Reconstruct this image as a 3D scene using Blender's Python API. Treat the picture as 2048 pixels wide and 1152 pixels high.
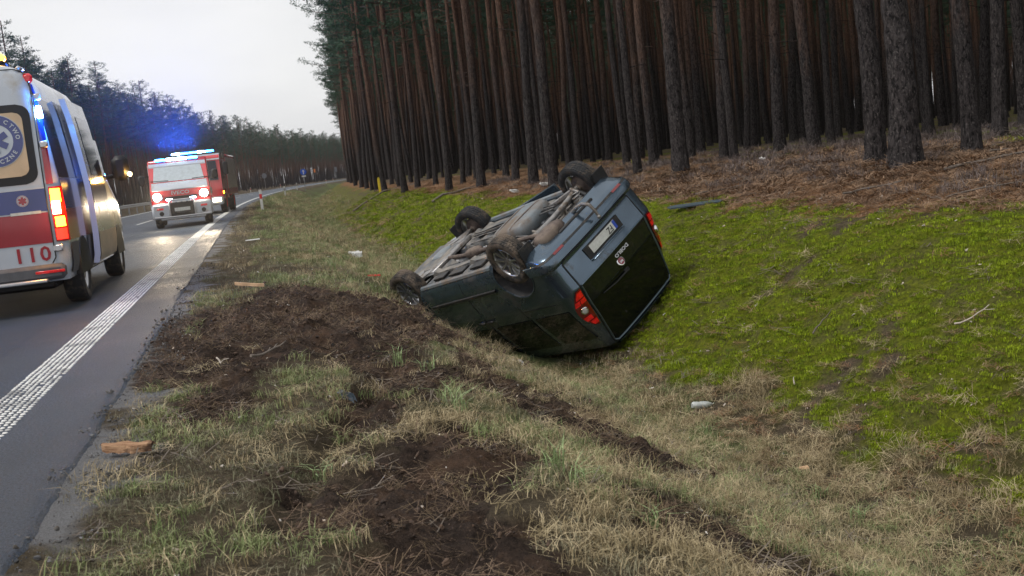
import bpy, bmesh, math, random
import numpy as np
from mathutils import Vector, Matrix, Euler
R = math.radians
scene = bpy.context.scene
for o in list(bpy.data.objects):
    bpy.data.objects.remove(o, do_unlink=True)

# ------------------------------------------------------------------ camera
CAM_H, PITCH, ROLL, FOCAL = 1.14, 0.1256, 0.109, 36.12
cam_d = bpy.data.cameras.new('camera')
cam = bpy.data.objects.new('camera', cam_d)
scene.collection.objects.link(cam)
_r = Vector((1, 0, 0)); _f = Vector((0, math.cos(PITCH), -math.sin(PITCH))); _u = _r.cross(_f)
_r2 = _r * math.cos(ROLL) - _u * math.sin(ROLL); _u2 = _r * math.sin(ROLL) + _u * math.cos(ROLL)
cam.matrix_world = Matrix((( _r2.x, _u2.x, -_f.x, 0), (_r2.y, _u2.y, -_f.y, 0), (_r2.z, _u2.z, -_f.z, CAM_H), (0, 0, 0, 1)))
cam_d.lens = FOCAL; cam_d.sensor_width = 36.0; cam_d.clip_start = 0.05; cam_d.clip_end = 3000
cam_d.dof.use_dof = True; cam_d.dof.focus_distance = 13.0; cam_d.dof.aperture_fstop = 7.5
scene.camera = cam

# ------------------------------------------------------------------ sky and sun (overcast winter day)
SUN_EL, SUN_AZ = 52.0, 248.0
world = bpy.data.worlds.new('World'); scene.world = world; world.use_nodes = True
wt = world.node_tree; wt.nodes.clear()
w_out = wt.nodes.new('ShaderNodeOutputWorld'); w_bg = wt.nodes.new('ShaderNodeBackground')
w_sky = wt.nodes.new('ShaderNodeTexSky'); w_sky.sky_type = 'NISHITA'; w_sky.sun_disc = False
w_sky.sun_elevation = R(SUN_EL); w_sky.sun_rotation = R(SUN_AZ)
w_sky.air_density = 1.0; w_sky.dust_density = 3.0; w_sky.ozone_density = 1.0
w_tc = wt.nodes.new('ShaderNodeTexCoord'); w_map = wt.nodes.new('ShaderNodeMapping')
w_map.inputs['Scale'].default_value = (1.0, 1.0, 3.2)
w_n = wt.nodes.new('ShaderNodeTexNoise'); w_n.inputs['Scale'].default_value = 2.1; w_n.inputs['Detail'].default_value = 5; w_n.inputs['Roughness'].default_value = .5
w_cr = wt.nodes.new('ShaderNodeValToRGB')
w_cr.color_ramp.elements[0].position = .32; w_cr.color_ramp.elements[0].color = (7.0, 7.05, 7.2, 1)
w_cr.color_ramp.elements[1].position = .68; w_cr.color_ramp.elements[1].color = (9.2, 9.15, 9.0, 1)
w_mix = wt.nodes.new('ShaderNodeMix'); w_mix.data_type = 'RGBA'; w_mix.inputs[0].default_value = .93   # a closed cloud deck over the clear sky
wt.links.new(w_tc.outputs['Generated'], w_map.inputs['Vector']); wt.links.new(w_map.outputs[0], w_n.inputs['Vector'])
wt.links.new(w_n.outputs[0], w_cr.inputs[0])
wt.links.new(w_sky.outputs[0], w_mix.inputs[6]); wt.links.new(w_cr.outputs[0], w_mix.inputs[7])
wt.links.new(w_mix.outputs[2], w_bg.inputs['Color']); w_bg.inputs['Strength'].default_value = 0.10
wt.links.new(w_bg.outputs[0], w_out.inputs[0])
sun_d = bpy.data.lights.new('sun', 'SUN'); sun_d.energy = 1.5; sun_d.angle = R(14); sun_d.color = (1, .96, .9)
sun = bpy.data.objects.new('sun', sun_d); scene.collection.objects.link(sun)
_az = R(SUN_AZ); _sd = Vector((math.sin(_az) * math.cos(R(SUN_EL)), math.cos(_az) * math.cos(R(SUN_EL)), math.sin(R(SUN_EL))))
sun.rotation_euler = _sd.to_track_quat('Z', 'Y').to_euler()
scene.view_settings.view_transform = 'Standard'; scene.view_settings.look = 'None'
scene.view_settings.exposure = 0.15; scene.view_settings.gamma = 1.0
scene.view_settings.use_curve_mapping = False
scene.cycles.max_bounces = 5; scene.cycles.diffuse_bounces = 2; scene.cycles.glossy_bounces = 3
scene.cycles.transparent_max_bounces = 6; scene.cycles.caustics_reflective = False; scene.cycles.caustics_refractive = False
scene.cycles.use_denoising = True; scene.cycles.sample_clamp_indirect = 6.0

# ------------------------------------------------------------------ helpers
COL = scene.collection
rng = np.random.RandomState(11)

class MB:
    """collects shapes, then links them as one mesh object"""
    def __init__(s): s.v = []; s.f = []; s.m = []
    def add(s, vs, fs, mi=0, M=None):
        b = len(s.v)
        if M is not None: vs = [tuple(M @ Vector(p)) for p in vs]
        s.v.extend([tuple(map(float, p)) for p in vs]); s.f.extend([tuple(b + i for i in f) for f in fs]); s.m.extend([mi] * len(fs)); return s
    def box(s, c, sz, M=None, bev=0.0, mi=0, rot=None):
        hx, hy, hz = sz[0] / 2, sz[1] / 2, sz[2] / 2
        b = min(bev, hx * .9, hy * .9, hz * .9)
        T = Matrix.Translation(c)
        if rot: T = T @ Euler(rot).to_matrix().to_4x4()
        if M is not None: T = M @ T
        if b <= 0:
            vs = [(x, y, z) for x in (-hx, hx) for y in (-hy, hy) for z in (-hz, hz)]
            fs = [(0, 1, 3, 2), (4, 6, 7, 5), (0, 4, 5, 1), (2, 3, 7, 6), (0, 2, 6, 4), (1, 5, 7, 3)]
            return s.add(vs, fs, mi, T)
        vs = []; ix = {}
        for sx in (-1, 1):
            for sy in (-1, 1):
                for sz_ in (-1, 1):
                    for a in range(3):
                        d = [hx, hy, hz]; d = [d[k] - (b if k != a else 0) for k in range(3)]
                        ix[(sx, sy, sz_, a)] = len(vs); vs.append((sx * d[0], sy * d[1], sz_ * d[2]))
        fs = []
        for a in range(3):
            o = [k for k in range(3) if k != a]
            for sg in (-1, 1):
                q = []
                for (p, r) in ((-1, -1), (1, -1), (1, 1), (-1, 1)):
                    t = [0, 0, 0]; t[a] = sg; t[o[0]] = p; t[o[1]] = r; q.append(ix[(t[0], t[1], t[2], a)])
                fs.append(tuple(q))
        for a in range(3):
            o = [k for k in range(3) if k != a]
            for p in (-1, 1):
                for r in (-1, 1):
                    q = []
                    for sg, w in ((-1, 0), (1, 0), (1, 1), (-1, 1)):
                        t = [0, 0, 0]; t[a] = sg; t[o[0]] = p; t[o[1]] = r; q.append(ix[(t[0], t[1], t[2], o[w])])
                    fs.append(tuple(q))
        for sx in (-1, 1):
            for sy in (-1, 1):
                for sz_ in (-1, 1): fs.append(tuple(ix[(sx, sy, sz_, a)] for a in range(3)))
        return s.add(vs, fs, mi, T)
    def grid(s, P, closed_u=False, mi=0, M=None):
        n, m = len(P), len(P[0]); vs = [p for r in P for p in r]; fs = []
        for i in range(n - 1):
            for j in range(m if closed_u else m - 1):
                k = (j + 1) % m; fs.append((i * m + j, i * m + k, (i + 1) * m + k, (i + 1) * m + j))
        return s.add(vs, fs, mi, M)
    def tube(s, pts, r, n=8, caps=True, mi=0, M=None):
        pts = [Vector(p) for p in pts]; rs = r if isinstance(r, (list, tuple)) else [r] * len(pts)
        rows = []; prev = None
        for i, p in enumerate(pts):
            t = (pts[min(i + 1, len(pts) - 1)] - pts[max(i - 1, 0)]).normalized()
            if prev is None:
                a = Vector((0, 0, 1)) if abs(t.z) < .9 else Vector((1, 0, 0)); u = t.cross(a).normalized()
            else:
                u = (prev - t * prev.dot(t)); u = u.normalized() if u.length > 1e-6 else t.orthogonal().normalized()
            prev = u; w = t.cross(u)
            rows.append([p + (u * math.cos(2 * math.pi * k / n) + w * math.sin(2 * math.pi * k / n)) * rs[i] for k in range(n)])
        b = len(s.v); s.grid(rows, True, mi, M)
        if caps:
            L = len(rows); s.f.append(tuple(b + k for k in range(n))[::-1]); s.f.append(tuple(b + (L - 1) * n + k for k in range(n))); s.m += [mi, mi]
        return s
    def lathe(s, prof, n=24, M=None, mi=0, closed=False):
        """prof: (radius, along y)"""
        rows = [[(r * math.cos(2 * math.pi * k / n), h, r * math.sin(2 * math.pi * k / n)) for k in range(n)] for r, h in prof]
        if closed: rows.append(rows[0])
        return s.grid(rows, True, mi, M)
    def prism(s, poly, d0, d1, axis='y', mi=0, M=None):
        """poly of 2-D points extruded from d0 to d1 along axis"""
        def p3(a, b, d): return {'x': (d, a, b), 'y': (a, d, b), 'z': (a, b, d)}[axis]
        n = len(poly); vs = [p3(a, b, d0) for a, b in poly] + [p3(a, b, d1) for a, b in poly]
        fs = [tuple(range(n))[::-1], tuple(range(n, 2 * n))] + [(i, (i + 1) % n, n + (i + 1) % n, n + i) for i in range(n)]
        return s.add(vs, fs, mi, M)
    def mesh(s, name, mats, ang=38):
        me = bpy.data.meshes.new(name); me.from_pydata(s.v, [], s.f)
        for m in (mats if isinstance(mats, (list, tuple)) else [mats]): me.materials.append(m)
        if any(s.m): me.polygons.foreach_set('material_index', s.m)
        bm = bmesh.new(); bm.from_mesh(me); bmesh.ops.recalc_face_normals(bm, faces=bm.faces); bm.to_mesh(me); bm.free()
        if ang: me.shade_smooth(); me.set_sharp_from_angle(angle=R(ang))
        me.update(); return me
    def build(s, name, mats, parent=None, ang=38, loc=None, rot=None):
        o = bpy.data.objects.new(name, s.mesh(name, mats, ang)); COL.objects.link(o)
        if parent is not None: o.parent = parent
        if loc: o.location = loc
        if rot: o.rotation_euler = rot
        return o

def tag(o, label=None, cat=None, group=None, kind=None):
    if label: o['label'] = label
    if cat: o['category'] = cat
    if group: o['group'] = group
    if kind: o['kind'] = kind
    return o
def empty(name, loc=(0, 0, 0), rot=(0, 0, 0), **k):
    o = bpy.data.objects.new(name, None); COL.objects.link(o); o.location = loc; o.rotation_euler = rot
    o.empty_display_size = .2
    return tag(o, **k)
def meshobj(name, me, parent=None, **k):
    o = bpy.data.objects.new(name, me); COL.objects.link(o); o.parent = parent; return tag(o, **k)
def text_mesh(txt, size, mat, depth=.004, name='lettering', bold=0.0, sx=1.0):
    c = bpy.data.curves.new(name, 'FONT'); c.body = txt; c.size = size; c.extrude = depth; c.align_x = 'CENTER'; c.align_y = 'CENTER'
    c.offset = bold; c.resolution_u = 2
    t = bpy.data.objects.new(name, c); COL.objects.link(t)
    dg = bpy.context.evaluated_depsgraph_get(); dg.update()
    me = bpy.data.meshes.new_from_object(t.evaluated_get(dg)); bpy.data.objects.remove(t, do_unlink=True)
    me.materials.clear(); me.materials.append(mat)
    if sx != 1: me.transform(Matrix.Diagonal((sx, 1, 1, 1)))
    return me

# ------------------------------------------------------------------ materials
def nodes(name):
    m = bpy.data.materials.new(name); m.use_nodes = True; nt = m.node_tree
    return m, nt, nt.nodes['Principled BSDF']
def N(nt, t, **k):
    n = nt.nodes.new('ShaderNode' + t)
    for a, b in k.items():
        if a in n.inputs: n.inputs[a].default_value = b
        else: setattr(n, a, b)
    return n
def mixc(nt, fac, a, b, blend='MIX'):
    n = nt.nodes.new('ShaderNodeMix'); n.data_type = 'RGBA'; n.blend_type = blend
    for i, v in ((0, fac), (6, a), (7, b)):
        if isinstance(v, (int, float)): n.inputs[i].default_value = v
        elif isinstance(v, (tuple, list)): n.inputs[i].default_value = (*v[:3], 1)
        else: nt.links.new(v, n.inputs[i])
    return n.outputs[2]
def ramp(nt, src, p0, p1, c0=(0, 0, 0), c1=(1, 1, 1)):
    n = nt.nodes.new('ShaderNodeValToRGB'); e = n.color_ramp.elements
    e[0].position = p0; e[0].color = (*c0, 1); e[1].position = p1; e[1].color = (*c1, 1)
    nt.links.new(src, n.inputs[0]); return n.outputs[0]
def noise(nt, scale, detail=3, rough=.55, coord='Object', sc=None, dist=0):
    tc = nt.nodes.new('ShaderNodeTexCoord'); n = N(nt, 'TexNoise', Scale=scale, Detail=detail, Roughness=rough, Distortion=dist); src = tc.outputs[coord]
    if sc:
        mp = nt.nodes.new('ShaderNodeMapping'); mp.inputs['Scale'].default_value = sc; nt.links.new(src, mp.inputs[0]); src = mp.outputs[0]
    nt.links.new(src, n.inputs['Vector']); return n.outputs[0]
def bump(nt, p, h, strength=.3, dist=.01):
    b = N(nt, 'Bump', Strength=strength, Distance=dist); nt.links.new(h, b.inputs['Height']); nt.links.new(b.outputs[0], p.inputs['Normal']); return b
def pm(name, col, rough=.5, metal=0.0, coat=0.0, var=.25, vs=9.0, bmp=0.0, bs=60.0, dirt=None, dirt_amt=.5, emit=None, es=0.0, alpha=1.0, spec=None):
    """plain procedural material: base colour with noise variation, optional dirt and bump"""
    m, nt, p = nodes(name)
    c0 = tuple(c * (1 - var) for c in col); c1 = tuple(min(1, c * (1 + var)) for c in col)
    n1 = noise(nt, vs, 4); col_o = mixc(nt, ramp(nt, n1, .3, .7), c0, c1)
    rsock = None
    if dirt:
        n2 = noise(nt, vs * .45, 6, .65); mk = ramp(nt, n2, .62 - dirt_amt * .35, .72 - dirt_amt * .2)
        col_o = mixc(nt, mk, col_o, dirt); rr = nt.nodes.new('ShaderNodeMapRange')
        rr.inputs[3].default_value = rough; rr.inputs[4].default_value = .85; nt.links.new(mk, rr.inputs[0]); rsock = rr.outputs[0]
    nt.links.new(col_o, p.inputs['Base Color']); p.inputs['Roughness'].default_value = rough; p.inputs['Metallic'].default_value = metal
    if rsock: nt.links.new(rsock, p.inputs['Roughness'])
    p.inputs['Coat Weight'].default_value = coat; p.inputs['Coat Roughness'].default_value = .06
    if spec is not None: p.inputs['Specular IOR Level'].default_value = spec
    if bmp: bump(nt, p, noise(nt, bs, 4), bmp, .01)
    if emit: p.inputs['Emission Color'].default_value = (*emit, 1); p.inputs['Emission Strength'].default_value = es
    if alpha < 1: p.inputs['Alpha'].default_value = alpha
    return m

# value noise for building shapes
def vnoise(x, y, seed=0):
    x = np.asarray(x, float); y = np.asarray(y, float); xi = np.floor(x).astype(np.int64); yi = np.floor(y).astype(np.int64); fx = x - xi; fy = y - yi
    fx = fx * fx * (3 - 2 * fx); fy = fy * fy * (3 - 2 * fy)
    def h(a, b):
        n = (a * 374761393 + b * 668265263 + seed * 974634541) & 0xffffffff; n = ((n ^ (n >> 13)) * 1274126177) & 0xffffffff; n = n ^ (n >> 16)
        return (n & 0xffff) / 65535.0
    return (h(xi, yi) * (1 - fx) + h(xi + 1, yi) * fx) * (1 - fy) + (h(xi, yi + 1) * (1 - fx) + h(xi + 1, yi + 1) * fx) * fy
def fbm(x, y, seed=0, oct=4):
    a, s, t = .5, 0, 0
    for i in range(oct): s = s + a * vnoise(np.asarray(x) * 2 ** i, np.asarray(y) * 2 ** i, seed + i * 17); t += a; a *= .55
    return s / t
def sstep(a, b, x):
    t = np.clip((np.asarray(x, float) - a) / (b - a), 0, 1); return t * t * (3 - 2 * t)
# ------------------------------------------------------------------ the lie of the land: a road that bends gently right, ditch, bank, forest floor
def xe(y):                                   # right asphalt edge
    y = np.asarray(y, float); return -.97 - .24 * y + .0004 * np.clip(y - 25, 0, None) ** 2
def slope(y): return -.24 + .0008 * np.clip(np.asarray(y, float) - 25, 0, None)
def tof(x, y): return (np.asarray(x, float) - xe(y)) / np.sqrt(1 + slope(y) ** 2)
def xof(t, y): return xe(y) + np.asarray(t, float) * np.sqrt(1 + slope(y) ** 2)
PROF = np.array([(-400, .35), (-30, .3), (-18, .15), (-12.5, -.35), (-10.6, -.08), (-9.2, -.04), (-9.0, -.06), (-.2, -.05), (-.12, -.014), (.0, -.012), (.5, -.035), (1.3, -.1), (2.1, -.24), (3.1, -.76), (3.9, -1.24), (4.35, -1.38),
                 (4.8, -1.36), (5.3, -1.12), (6.3, -.5), (7.1, -.08), (7.7, .08), (8.8, .2), (11, .38), (14, .42), (400, .6)])
_tt = np.linspace(-20, 30, 2001); _zz = np.interp(_tt, PROF[:, 0], PROF[:, 1]); _k = np.hanning(25); _k /= _k.sum()
_zs = np.convolve(np.pad(_zz, 12, 'edge'), _k, 'valid')
def prof(t):
    t = np.asarray(t, float)
    return np.where((t > .6) & (t < 29), np.interp(t, _tt, _zs), np.interp(t, PROF[:, 0], PROF[:, 1]))
# where the car ploughed the verge: outlines of bare soil, in metres
SOIL = [
 [(-2.55, 6.58), (-2.71, 7.49), (-3.05, 9.2), (-2.81, 10.35), (-2.5, 12.1), (-1.83, 11.54), (-1.32, 11.5), (-0.7, 11.3), (-0.5, 9.9), (-0.91, 7.87), (-1.27, 7.72), (-1.45, 7.44), (-1.62, 6.86), (-1.64, 6.36), (-1.76, 6.24), (-1.97, 6.44), (-2.2, 6.26)],
 [(-1.27, 7.72), (-0.91, 7.87), (-0.61, 7.28), (-0.61, 6.4), (-0.72, 5.86), (-0.81, 5.69), (-0.77, 4.74), (-0.55, 4.68), (-0.15, 4.75), (0.02, 4.38), (-0.10, 3.9), (-0.02, 3.63), (-0.05, 3.06), (-.2, 2.2), (-.6, 2.2), (-0.63, 3.07), (-0.68, 3.49), (-0.75, 4.1), (-0.87, 4.76), (-1.04, 5.95)],
 [(-0.39, 7.91), (-0.02, 7.65), (0.21, 7.06), (0.52, 7.1), (0.54, 6.21), (0.29, 6.04), (0.02, 5.84), (-0.21, 6.17), (-0.38, 6.82)],
 [(-1.81, 5.47), (-1.76, 6.24), (-1.47, 5.87), (-1.47, 5.39), (-1.65, 5.09)],
 [(0.54, 5.67), (0.86, 6.41), (1.08, 6.59), (0.64, 5.41)], [(0.41, 4.11), (0.57, 4.24), (0.63, 3.98), (0.42, 3.71)],
 [(-.9, 11.2), (-.3, 11.6), (.3, 11.2), (.2, 10.5), (-.5, 9.7), (-.9, 9.9)]]
def polydist(x, y, P):
    """signed distance, negative inside"""
    x = np.asarray(x, float); y = np.asarray(y, float); d = np.full(x.shape, 1e9); ins = np.zeros(x.shape, bool); n = len(P)
    for i in range(n):
        ax, ay = P[i]; bx, by = P[(i + 1) % n]; ex, ey = bx - ax, by - ay
        t = np.clip(((x - ax) * ex + (y - ay) * ey) / (ex * ex + ey * ey), 0, 1); d = np.minimum(d, np.hypot(x - ax - t * ex, y - ay - t * ey))
        c = ((ay > y) != (by > y)) & (x < (bx - ax) * (y - ay) / (by - ay + 1e-12) + ax); ins ^= c
    return np.where(ins, -d, d)
def soil_mask(x, y):
    d = np.full(np.shape(x), 1e9)
    for P in SOIL: d = np.minimum(d, polydist(x, y, P))
    n = fbm(np.asarray(x) * 2.2, np.asarray(y) * 2.2, 5) - .5; n2 = fbm(np.asarray(x) * 8, np.asarray(y) * 8, 8) - .5
    stray = sstep(.62, .68, fbm(np.asarray(x) * 2.4 + 9, np.asarray(y) * 1.6, 13)) * sstep(1.0, 1.6, tof(x, y)) * sstep(4.4, 3.6, tof(x, y)) * sstep(11, 9, np.asarray(y))
    return np.maximum(sstep(.14, -.06, d + n * .8 + n2 * .45 - .05), stray * .9)
def gz(x, y, fine=True):
    x = np.asarray(x, float); y = np.asarray(y, float); t = tof(x, y)
    z = prof(t)
    off = sstep(.25, 1.0, t) + sstep(-9.4, -11, t)
    z = z + off * (.10 * (fbm(x * .55, y * .55, 3) - .5) + .26 * (fbm(x * .12, y * .12, 31) - .5) * sstep(9, 14, np.abs(t)))
    if fine:
        near = sstep(45, 12, y)
        s = soil_mask(x, y) * (t > .02)
        big = polydist(x, y, SOIL[0])
        heap = sstep(.25, -.7, big) * sstep(.1, 1.0, t)
        z = z + heap * (.08 + .10 * (fbm(x * 1.7, y * 1.7, 77) - .4))
        z = z + s * ((fbm(x * 4, y * 4, 21, 5) - .5) * .26 + (np.abs(fbm(x * 9, y * 9, 23, 3) - .5)) * .16 - .06) * sstep(.0, .5, t)
        rut = np.abs(x - (-.93 + .02 * (y - 5) + .05 * (fbm(y * 1.3, y * 0, 9) - .5))); z = z - .09 * sstep(.16, .02, rut) * sstep(3.2, 4, y) * sstep(7.6, 6.6, y)
        # plough mark down to the car
        moss = sstep(4.9, 5.6, t) * sstep(9.0, 7.6, t)
        z = z + near * moss * (.17 * (fbm(x * 3.2, y * 2.4, 41, 4) - .5) + .06 * (fbm(x * 11, y * 9, 43, 3) - .5))
        z = z + near * off * (1 - s) * .045 * (fbm(x * 7, y * 7, 51, 3) - .5)
        # hollow the overturned car has pressed and scraped
        z = z - .34 * np.exp(-(((x - .25) / 1.15) ** 2 + ((y - 12.6) / 1.7) ** 2)) - .30 * np.exp(-(((x + 1.25) / .65) ** 2 + ((y - 13.9) / 1.3) ** 2))
    return z
def gz1(x, y): return float(gz(np.array([x]), np.array([y]))[0])

# ---- ground material: what lies on the surface is stored per vertex (soil, moss, needles, green)
def ground_material():
    m, nt, p = nodes('earth and turf')
    def att(n): a = nt.nodes.new('ShaderNodeAttribute'); a.attribute_name = n; return a.outputs['Fac']
    n1 = noise(nt, 3.0, 6, .7); n2 = noise(nt, 26, 6, .7); n3 = noise(nt, 140, 4, .7); n4 = noise(nt, .6, 4, .6)
    turf = mixc(nt, ramp(nt, n2, .3, .7), (.036, .028, .018), (.15, .118, .075))
    turf = mixc(nt, ramp(nt, n3, .5, .78), turf, (.20, .16, .11))
    grn = mixc(nt, ramp(nt, n2, .3, .7), (.065, .085, .028), (.21, .24, .095))
    soil = mixc(nt, ramp(nt, n2, .3, .72), (.014, .0105, .009), (.10, .07, .055))
    soil = mixc(nt, ramp(nt, n1, .5, .72), soil, (.14, .085, .055))
    moss = mixc(nt, ramp(nt, n2, .3, .68), (.055, .058, .01), (.21, .245, .014))
    need = mixc(nt, ramp(nt, n2, .3, .7), (.10, .046, .022), (.38, .18, .075))
    need = mixc(nt, ramp(nt, n3, .5, .7), need, (.3, .2, .13))
    duff = mixc(nt, ramp(nt, n3, .35, .65), (.03, .022, .017), (.24, .18, .135)); duff = mixc(nt, ramp(nt, n2, .52, .72), duff, (.05, .036, .028))
    duff = mixc(nt, ramp(nt, n4, .52, .64), duff, (.085, .085, .014))
    sand = mixc(nt, ramp(nt, n3, .3, .7), (.12, .12, .125), (.34, .34, .35))
    c = mixc(nt, att('green'), turf, grn); c = mixc(nt, att('duff'), c, duff); c = mixc(nt, att('needles'), c, need); c = mixc(nt, att('moss'), c, moss)
    c = mixc(nt, att('soil'), c, soil); c = mixc(nt, att('sand'), c, sand)
    nt.links.new(c, p.inputs['Base Color']); p.inputs['Roughness'].default_value = .95; p.inputs['Specular IOR Level'].default_value = .15
    h = N(nt, 'Math', operation='ADD'); nt.links.new(n2, h.inputs[0]); nt.links.new(n3, h.inputs[1]); bump(nt, p, h.outputs[0], .9, .03)
    return m
def masks(x, y):
    x = np.asarray(x, float); y = np.asarray(y, float); t = tof(x, y); n = fbm(x * 1.1, y * 1.1, 61); n2 = fbm(x * .35, y * .35, 63); n3 = fbm(x * 5, y * 5, 66)
    soil = soil_mask(x, y) * (t > 0)
    edge = 5.0 + (n - .5) * 1.1 + (n3 - .5) * .8 + np.clip(6 - y, 0, 4) * .12
    top = 7.85 + (n2 - .5) * 2.2 + (n3 - .5) * 1.7 + np.clip(13 - y, 0, 6) * .1
    moss = sstep(edge - .15, edge + .35, t) * sstep(top + .3, top - .25, t) * (1 - .6 * sstep(.56, .66, n) * sstep(.38, .52, n3) - .38 * sstep(.52, .64, n3)) * (1 - .45 * sstep(30, 60, y))
    moss = np.clip(moss, 0, 1)
    moss = np.maximum(moss, sstep(11.5, 14, t) * sstep(.52, .6, n2) * .75)
    nee = sstep(top - .4, top + .2, t) * sstep(10.4, 8.8, t + (n - .5) * 2.5) * (.8 + .2 * sstep(.42, .58, n)) * (1 - .35 * sstep(.5, .62, n3))
    duff = sstep(7.7, 8.3, t + (n - .5) * .8) + sstep(-15, -18, t)
    brown = sstep(4.7, 5.2, t) * sstep(7, 6, t) * (1 - moss)
    green = sstep(.5, .62, n2) * sstep(.8, 1.6, t) * sstep(5.2, 4.2, t) * .8 + sstep(9, 20, y) * sstep(2, 3, t) * sstep(5.5, 4.8, t) * .6
    green = np.clip(green, 0, 1) * (1 - soil)
    sand = sstep(.34, .2, t + (n3 - .5) * .5 + (n - .5) * .4) * (t > -1) * (t < 1)* sstep(.38, .5, fbm(x * 2.2, y * 2.2, 68))
    return dict(soil=soil, moss=moss, needles=np.clip(nee, 0, 1), duff=np.clip(np.maximum(duff, brown * .6), 0, 1), green=green, sand=np.clip(sand, 0, 1) * (1 - soil))
def axis(segs):
    out = [segs[0][0]]
    for a, b, s in segs:
        n = max(1, int(round((b - a) / s))); out += list(a + (b - a) * (np.arange(n) + 1) / n)
    return np.array(out)
ys = axis([(-60, -6, 6), (-6, 1.6, .5), (1.6, 8, .032), (8, 15, .05), (15, 24, .12), (24, 48, .4), (48, 120, 1.5), (120, 300, 6), (300, 1000, 25)])
ts = axis([(-420, -60, 30), (-60, -20, 4), (-20, -9.3, .6), (-9.3, -9.0, .1), (-9.0, -.3, 1.2), (-.3, .0, .03), (0, 5.2, .04), (5.2, 9, .05), (9, 14, .18), (14, 34, 1), (34, 80, 6), (80, 420, 30)])
Yg, Tg = np.meshgrid(ys, ts, indexing='ij'); Xg = xof(Tg, Yg); Zg = gz(Xg, Yg)
Pg = np.stack([Xg, Yg, Zg], -1).reshape(-1, 3); nu, nv = Xg.shape
idx = np.arange(nu * nv).reshape(nu, nv)
Fg = np.stack([idx[:-1, :-1], idx[:-1, 1:], idx[1:, 1:], idx[1:, :-1]], -1).reshape(-1, 4)
me = bpy.data.meshes.new('ground'); me.vertices.add(len(Pg)); me.vertices.foreach_set('co', Pg.ravel())
me.loops.add(Fg.size); me.loops.foreach_set('vertex_index', Fg.ravel()); me.polygons.add(len(Fg)); me.polygons.foreach_set('loop_start', np.arange(0, Fg.size, 4)); me.update(calc_edges=True)
for k, a in masks(Xg, Yg).items():
    at = me.attributes.new(k, 'FLOAT', 'POINT'); at.data.foreach_set('value', np.ascontiguousarray(a.ravel(), dtype=np.float32))
me.materials.append(ground_material()); me.shade_smooth()
ground = meshobj('ground', me, kind='structure')

# ---- road: asphalt sheet with a broken edge, painted lines, raised-dot edge line
def asphalt():
    m, nt, p = nodes('asphalt')
    n1 = noise(nt, 75, 4, .8); n2 = noise(nt, 1.1, 5, .6); n3 = noise(nt, 200, 2, .6); n4 = noise(nt, .25, 4, .6, sc=(3, .5, 1))
    c = mixc(nt, ramp(nt, n1, .42, .60), (.008, .017, .030), (.078, .114, .175)); c = mixc(nt, ramp(nt, n2, .35, .7), c, mixc(nt, .5, c, (.10, .115, .14)))
    c = mixc(nt, ramp(nt, n4, .45, .62), c, mixc(nt, .4, c, (.035, .04, .05)))
    nt.links.new(c, p.inputs['Base Color']); nt.links.new(ramp(nt, n2, .3, .7, (.5,) * 3, (.68,) * 3), p.inputs['Roughness'])
    h = N(nt, 'Math', operation='ADD'); nt.links.new(n1, h.inputs[0]); nt.links.new(n3, h.inputs[1]); bump(nt, p, h.outputs[0], 1.0, .02)
    return m
M_asph = asphalt()
ry = axis([(-60, 0, 5), (0, 14, .06), (14, 40, .4), (40, 150, 2.5), (150, 700, 10)])
rt = [-8.75, -8.6, -6, -4, -2, -.5, -.12, 0.0]
rows = []
for y in ry:
    e = .08 * (fbm(y * 1.6, 3.3, 71) - .5) + .02 * (fbm(y * 7, 1.3, 73) - .5) + .012 * (rng.rand() - .5) if y < 14 else 0
    r = [(float(xof(t + (e if t == 0 else 0), y)), y, 0.0) for t in rt]; r.append((float(xof(.028 + e, y)), y, -.02)); rows.append(r)
mb = MB().grid(rows); road = mb.build('road', M_asph, ang=60); tag(road, kind='structure')
M_line = pm('worn white road paint', (.62, .63, .62), .7, var=.12, vs=30, dirt=(.2, .2, .2), dirt_amt=.3)
def strip(t0, t1, y0, y1, step, z=.005):
    n = max(2, int((y1 - y0) / step)); yy = np.linspace(y0, y1, n)
    return [[(float(xof(t0, y)), y, z), (float(xof(t1, y)), y, z)] for y in yy]
b = MB().grid(strip(-.72, -.47, 26, 650, 4)); b.build('edge_line', M_line, road)
b = MB().grid(strip(-8.35, -8.11, -40, 650, 4)); b.build('edge_line', M_line, road)
for k in range(14):
    y0 = -9 + k * 18.0
    MB().grid(strip(-4.32, -4.18, y0, y0 + 6, 1)).build('lane_dash', M_line, road)
b = MB()                                   # rows of raised thermoplastic dots
yy = 1.0; k = 0
while yy < 26:
    for j in range(7):
        if rng.rand() < .012: continue
        t = -.715 + .04 * j + (rng.rand() - .5) * .006; y = yy + (rng.rand() - .5) * .006
        cx, cz = float(xof(t, y)), .001
        sx, sy, hh =   .0165 * (.85 + .3 * rng.rand()), .0135 * (.85 + .3 * rng.rand()), .006
        n = 6; vs = [(cx + sx * math.cos(a), y + sy * math.sin(a), cz) for a in [2 * math.pi * q / n for q in range(n)]] + [(cx + .6 * sx * math.cos(a), y + .6 * sy * math.sin(a), cz + hh) for a in [2 * math.pi * q / n for q in range(n)]]
        b.add(vs, [(q, (q + 1) % n, n + (q + 1) % n, n + q) for q in range(n)] + [tuple(range(n, 2 * n))])
    yy += .064; k += 1
d = b.build('edge_line_studs', pm('thermoplastic white', (.74, .74, .72), .55, var=.12, vs=6, dirt=(.30, .30, .30), dirt_amt=.3), road, ang=50); tag(d, kind='stuff')
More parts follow.
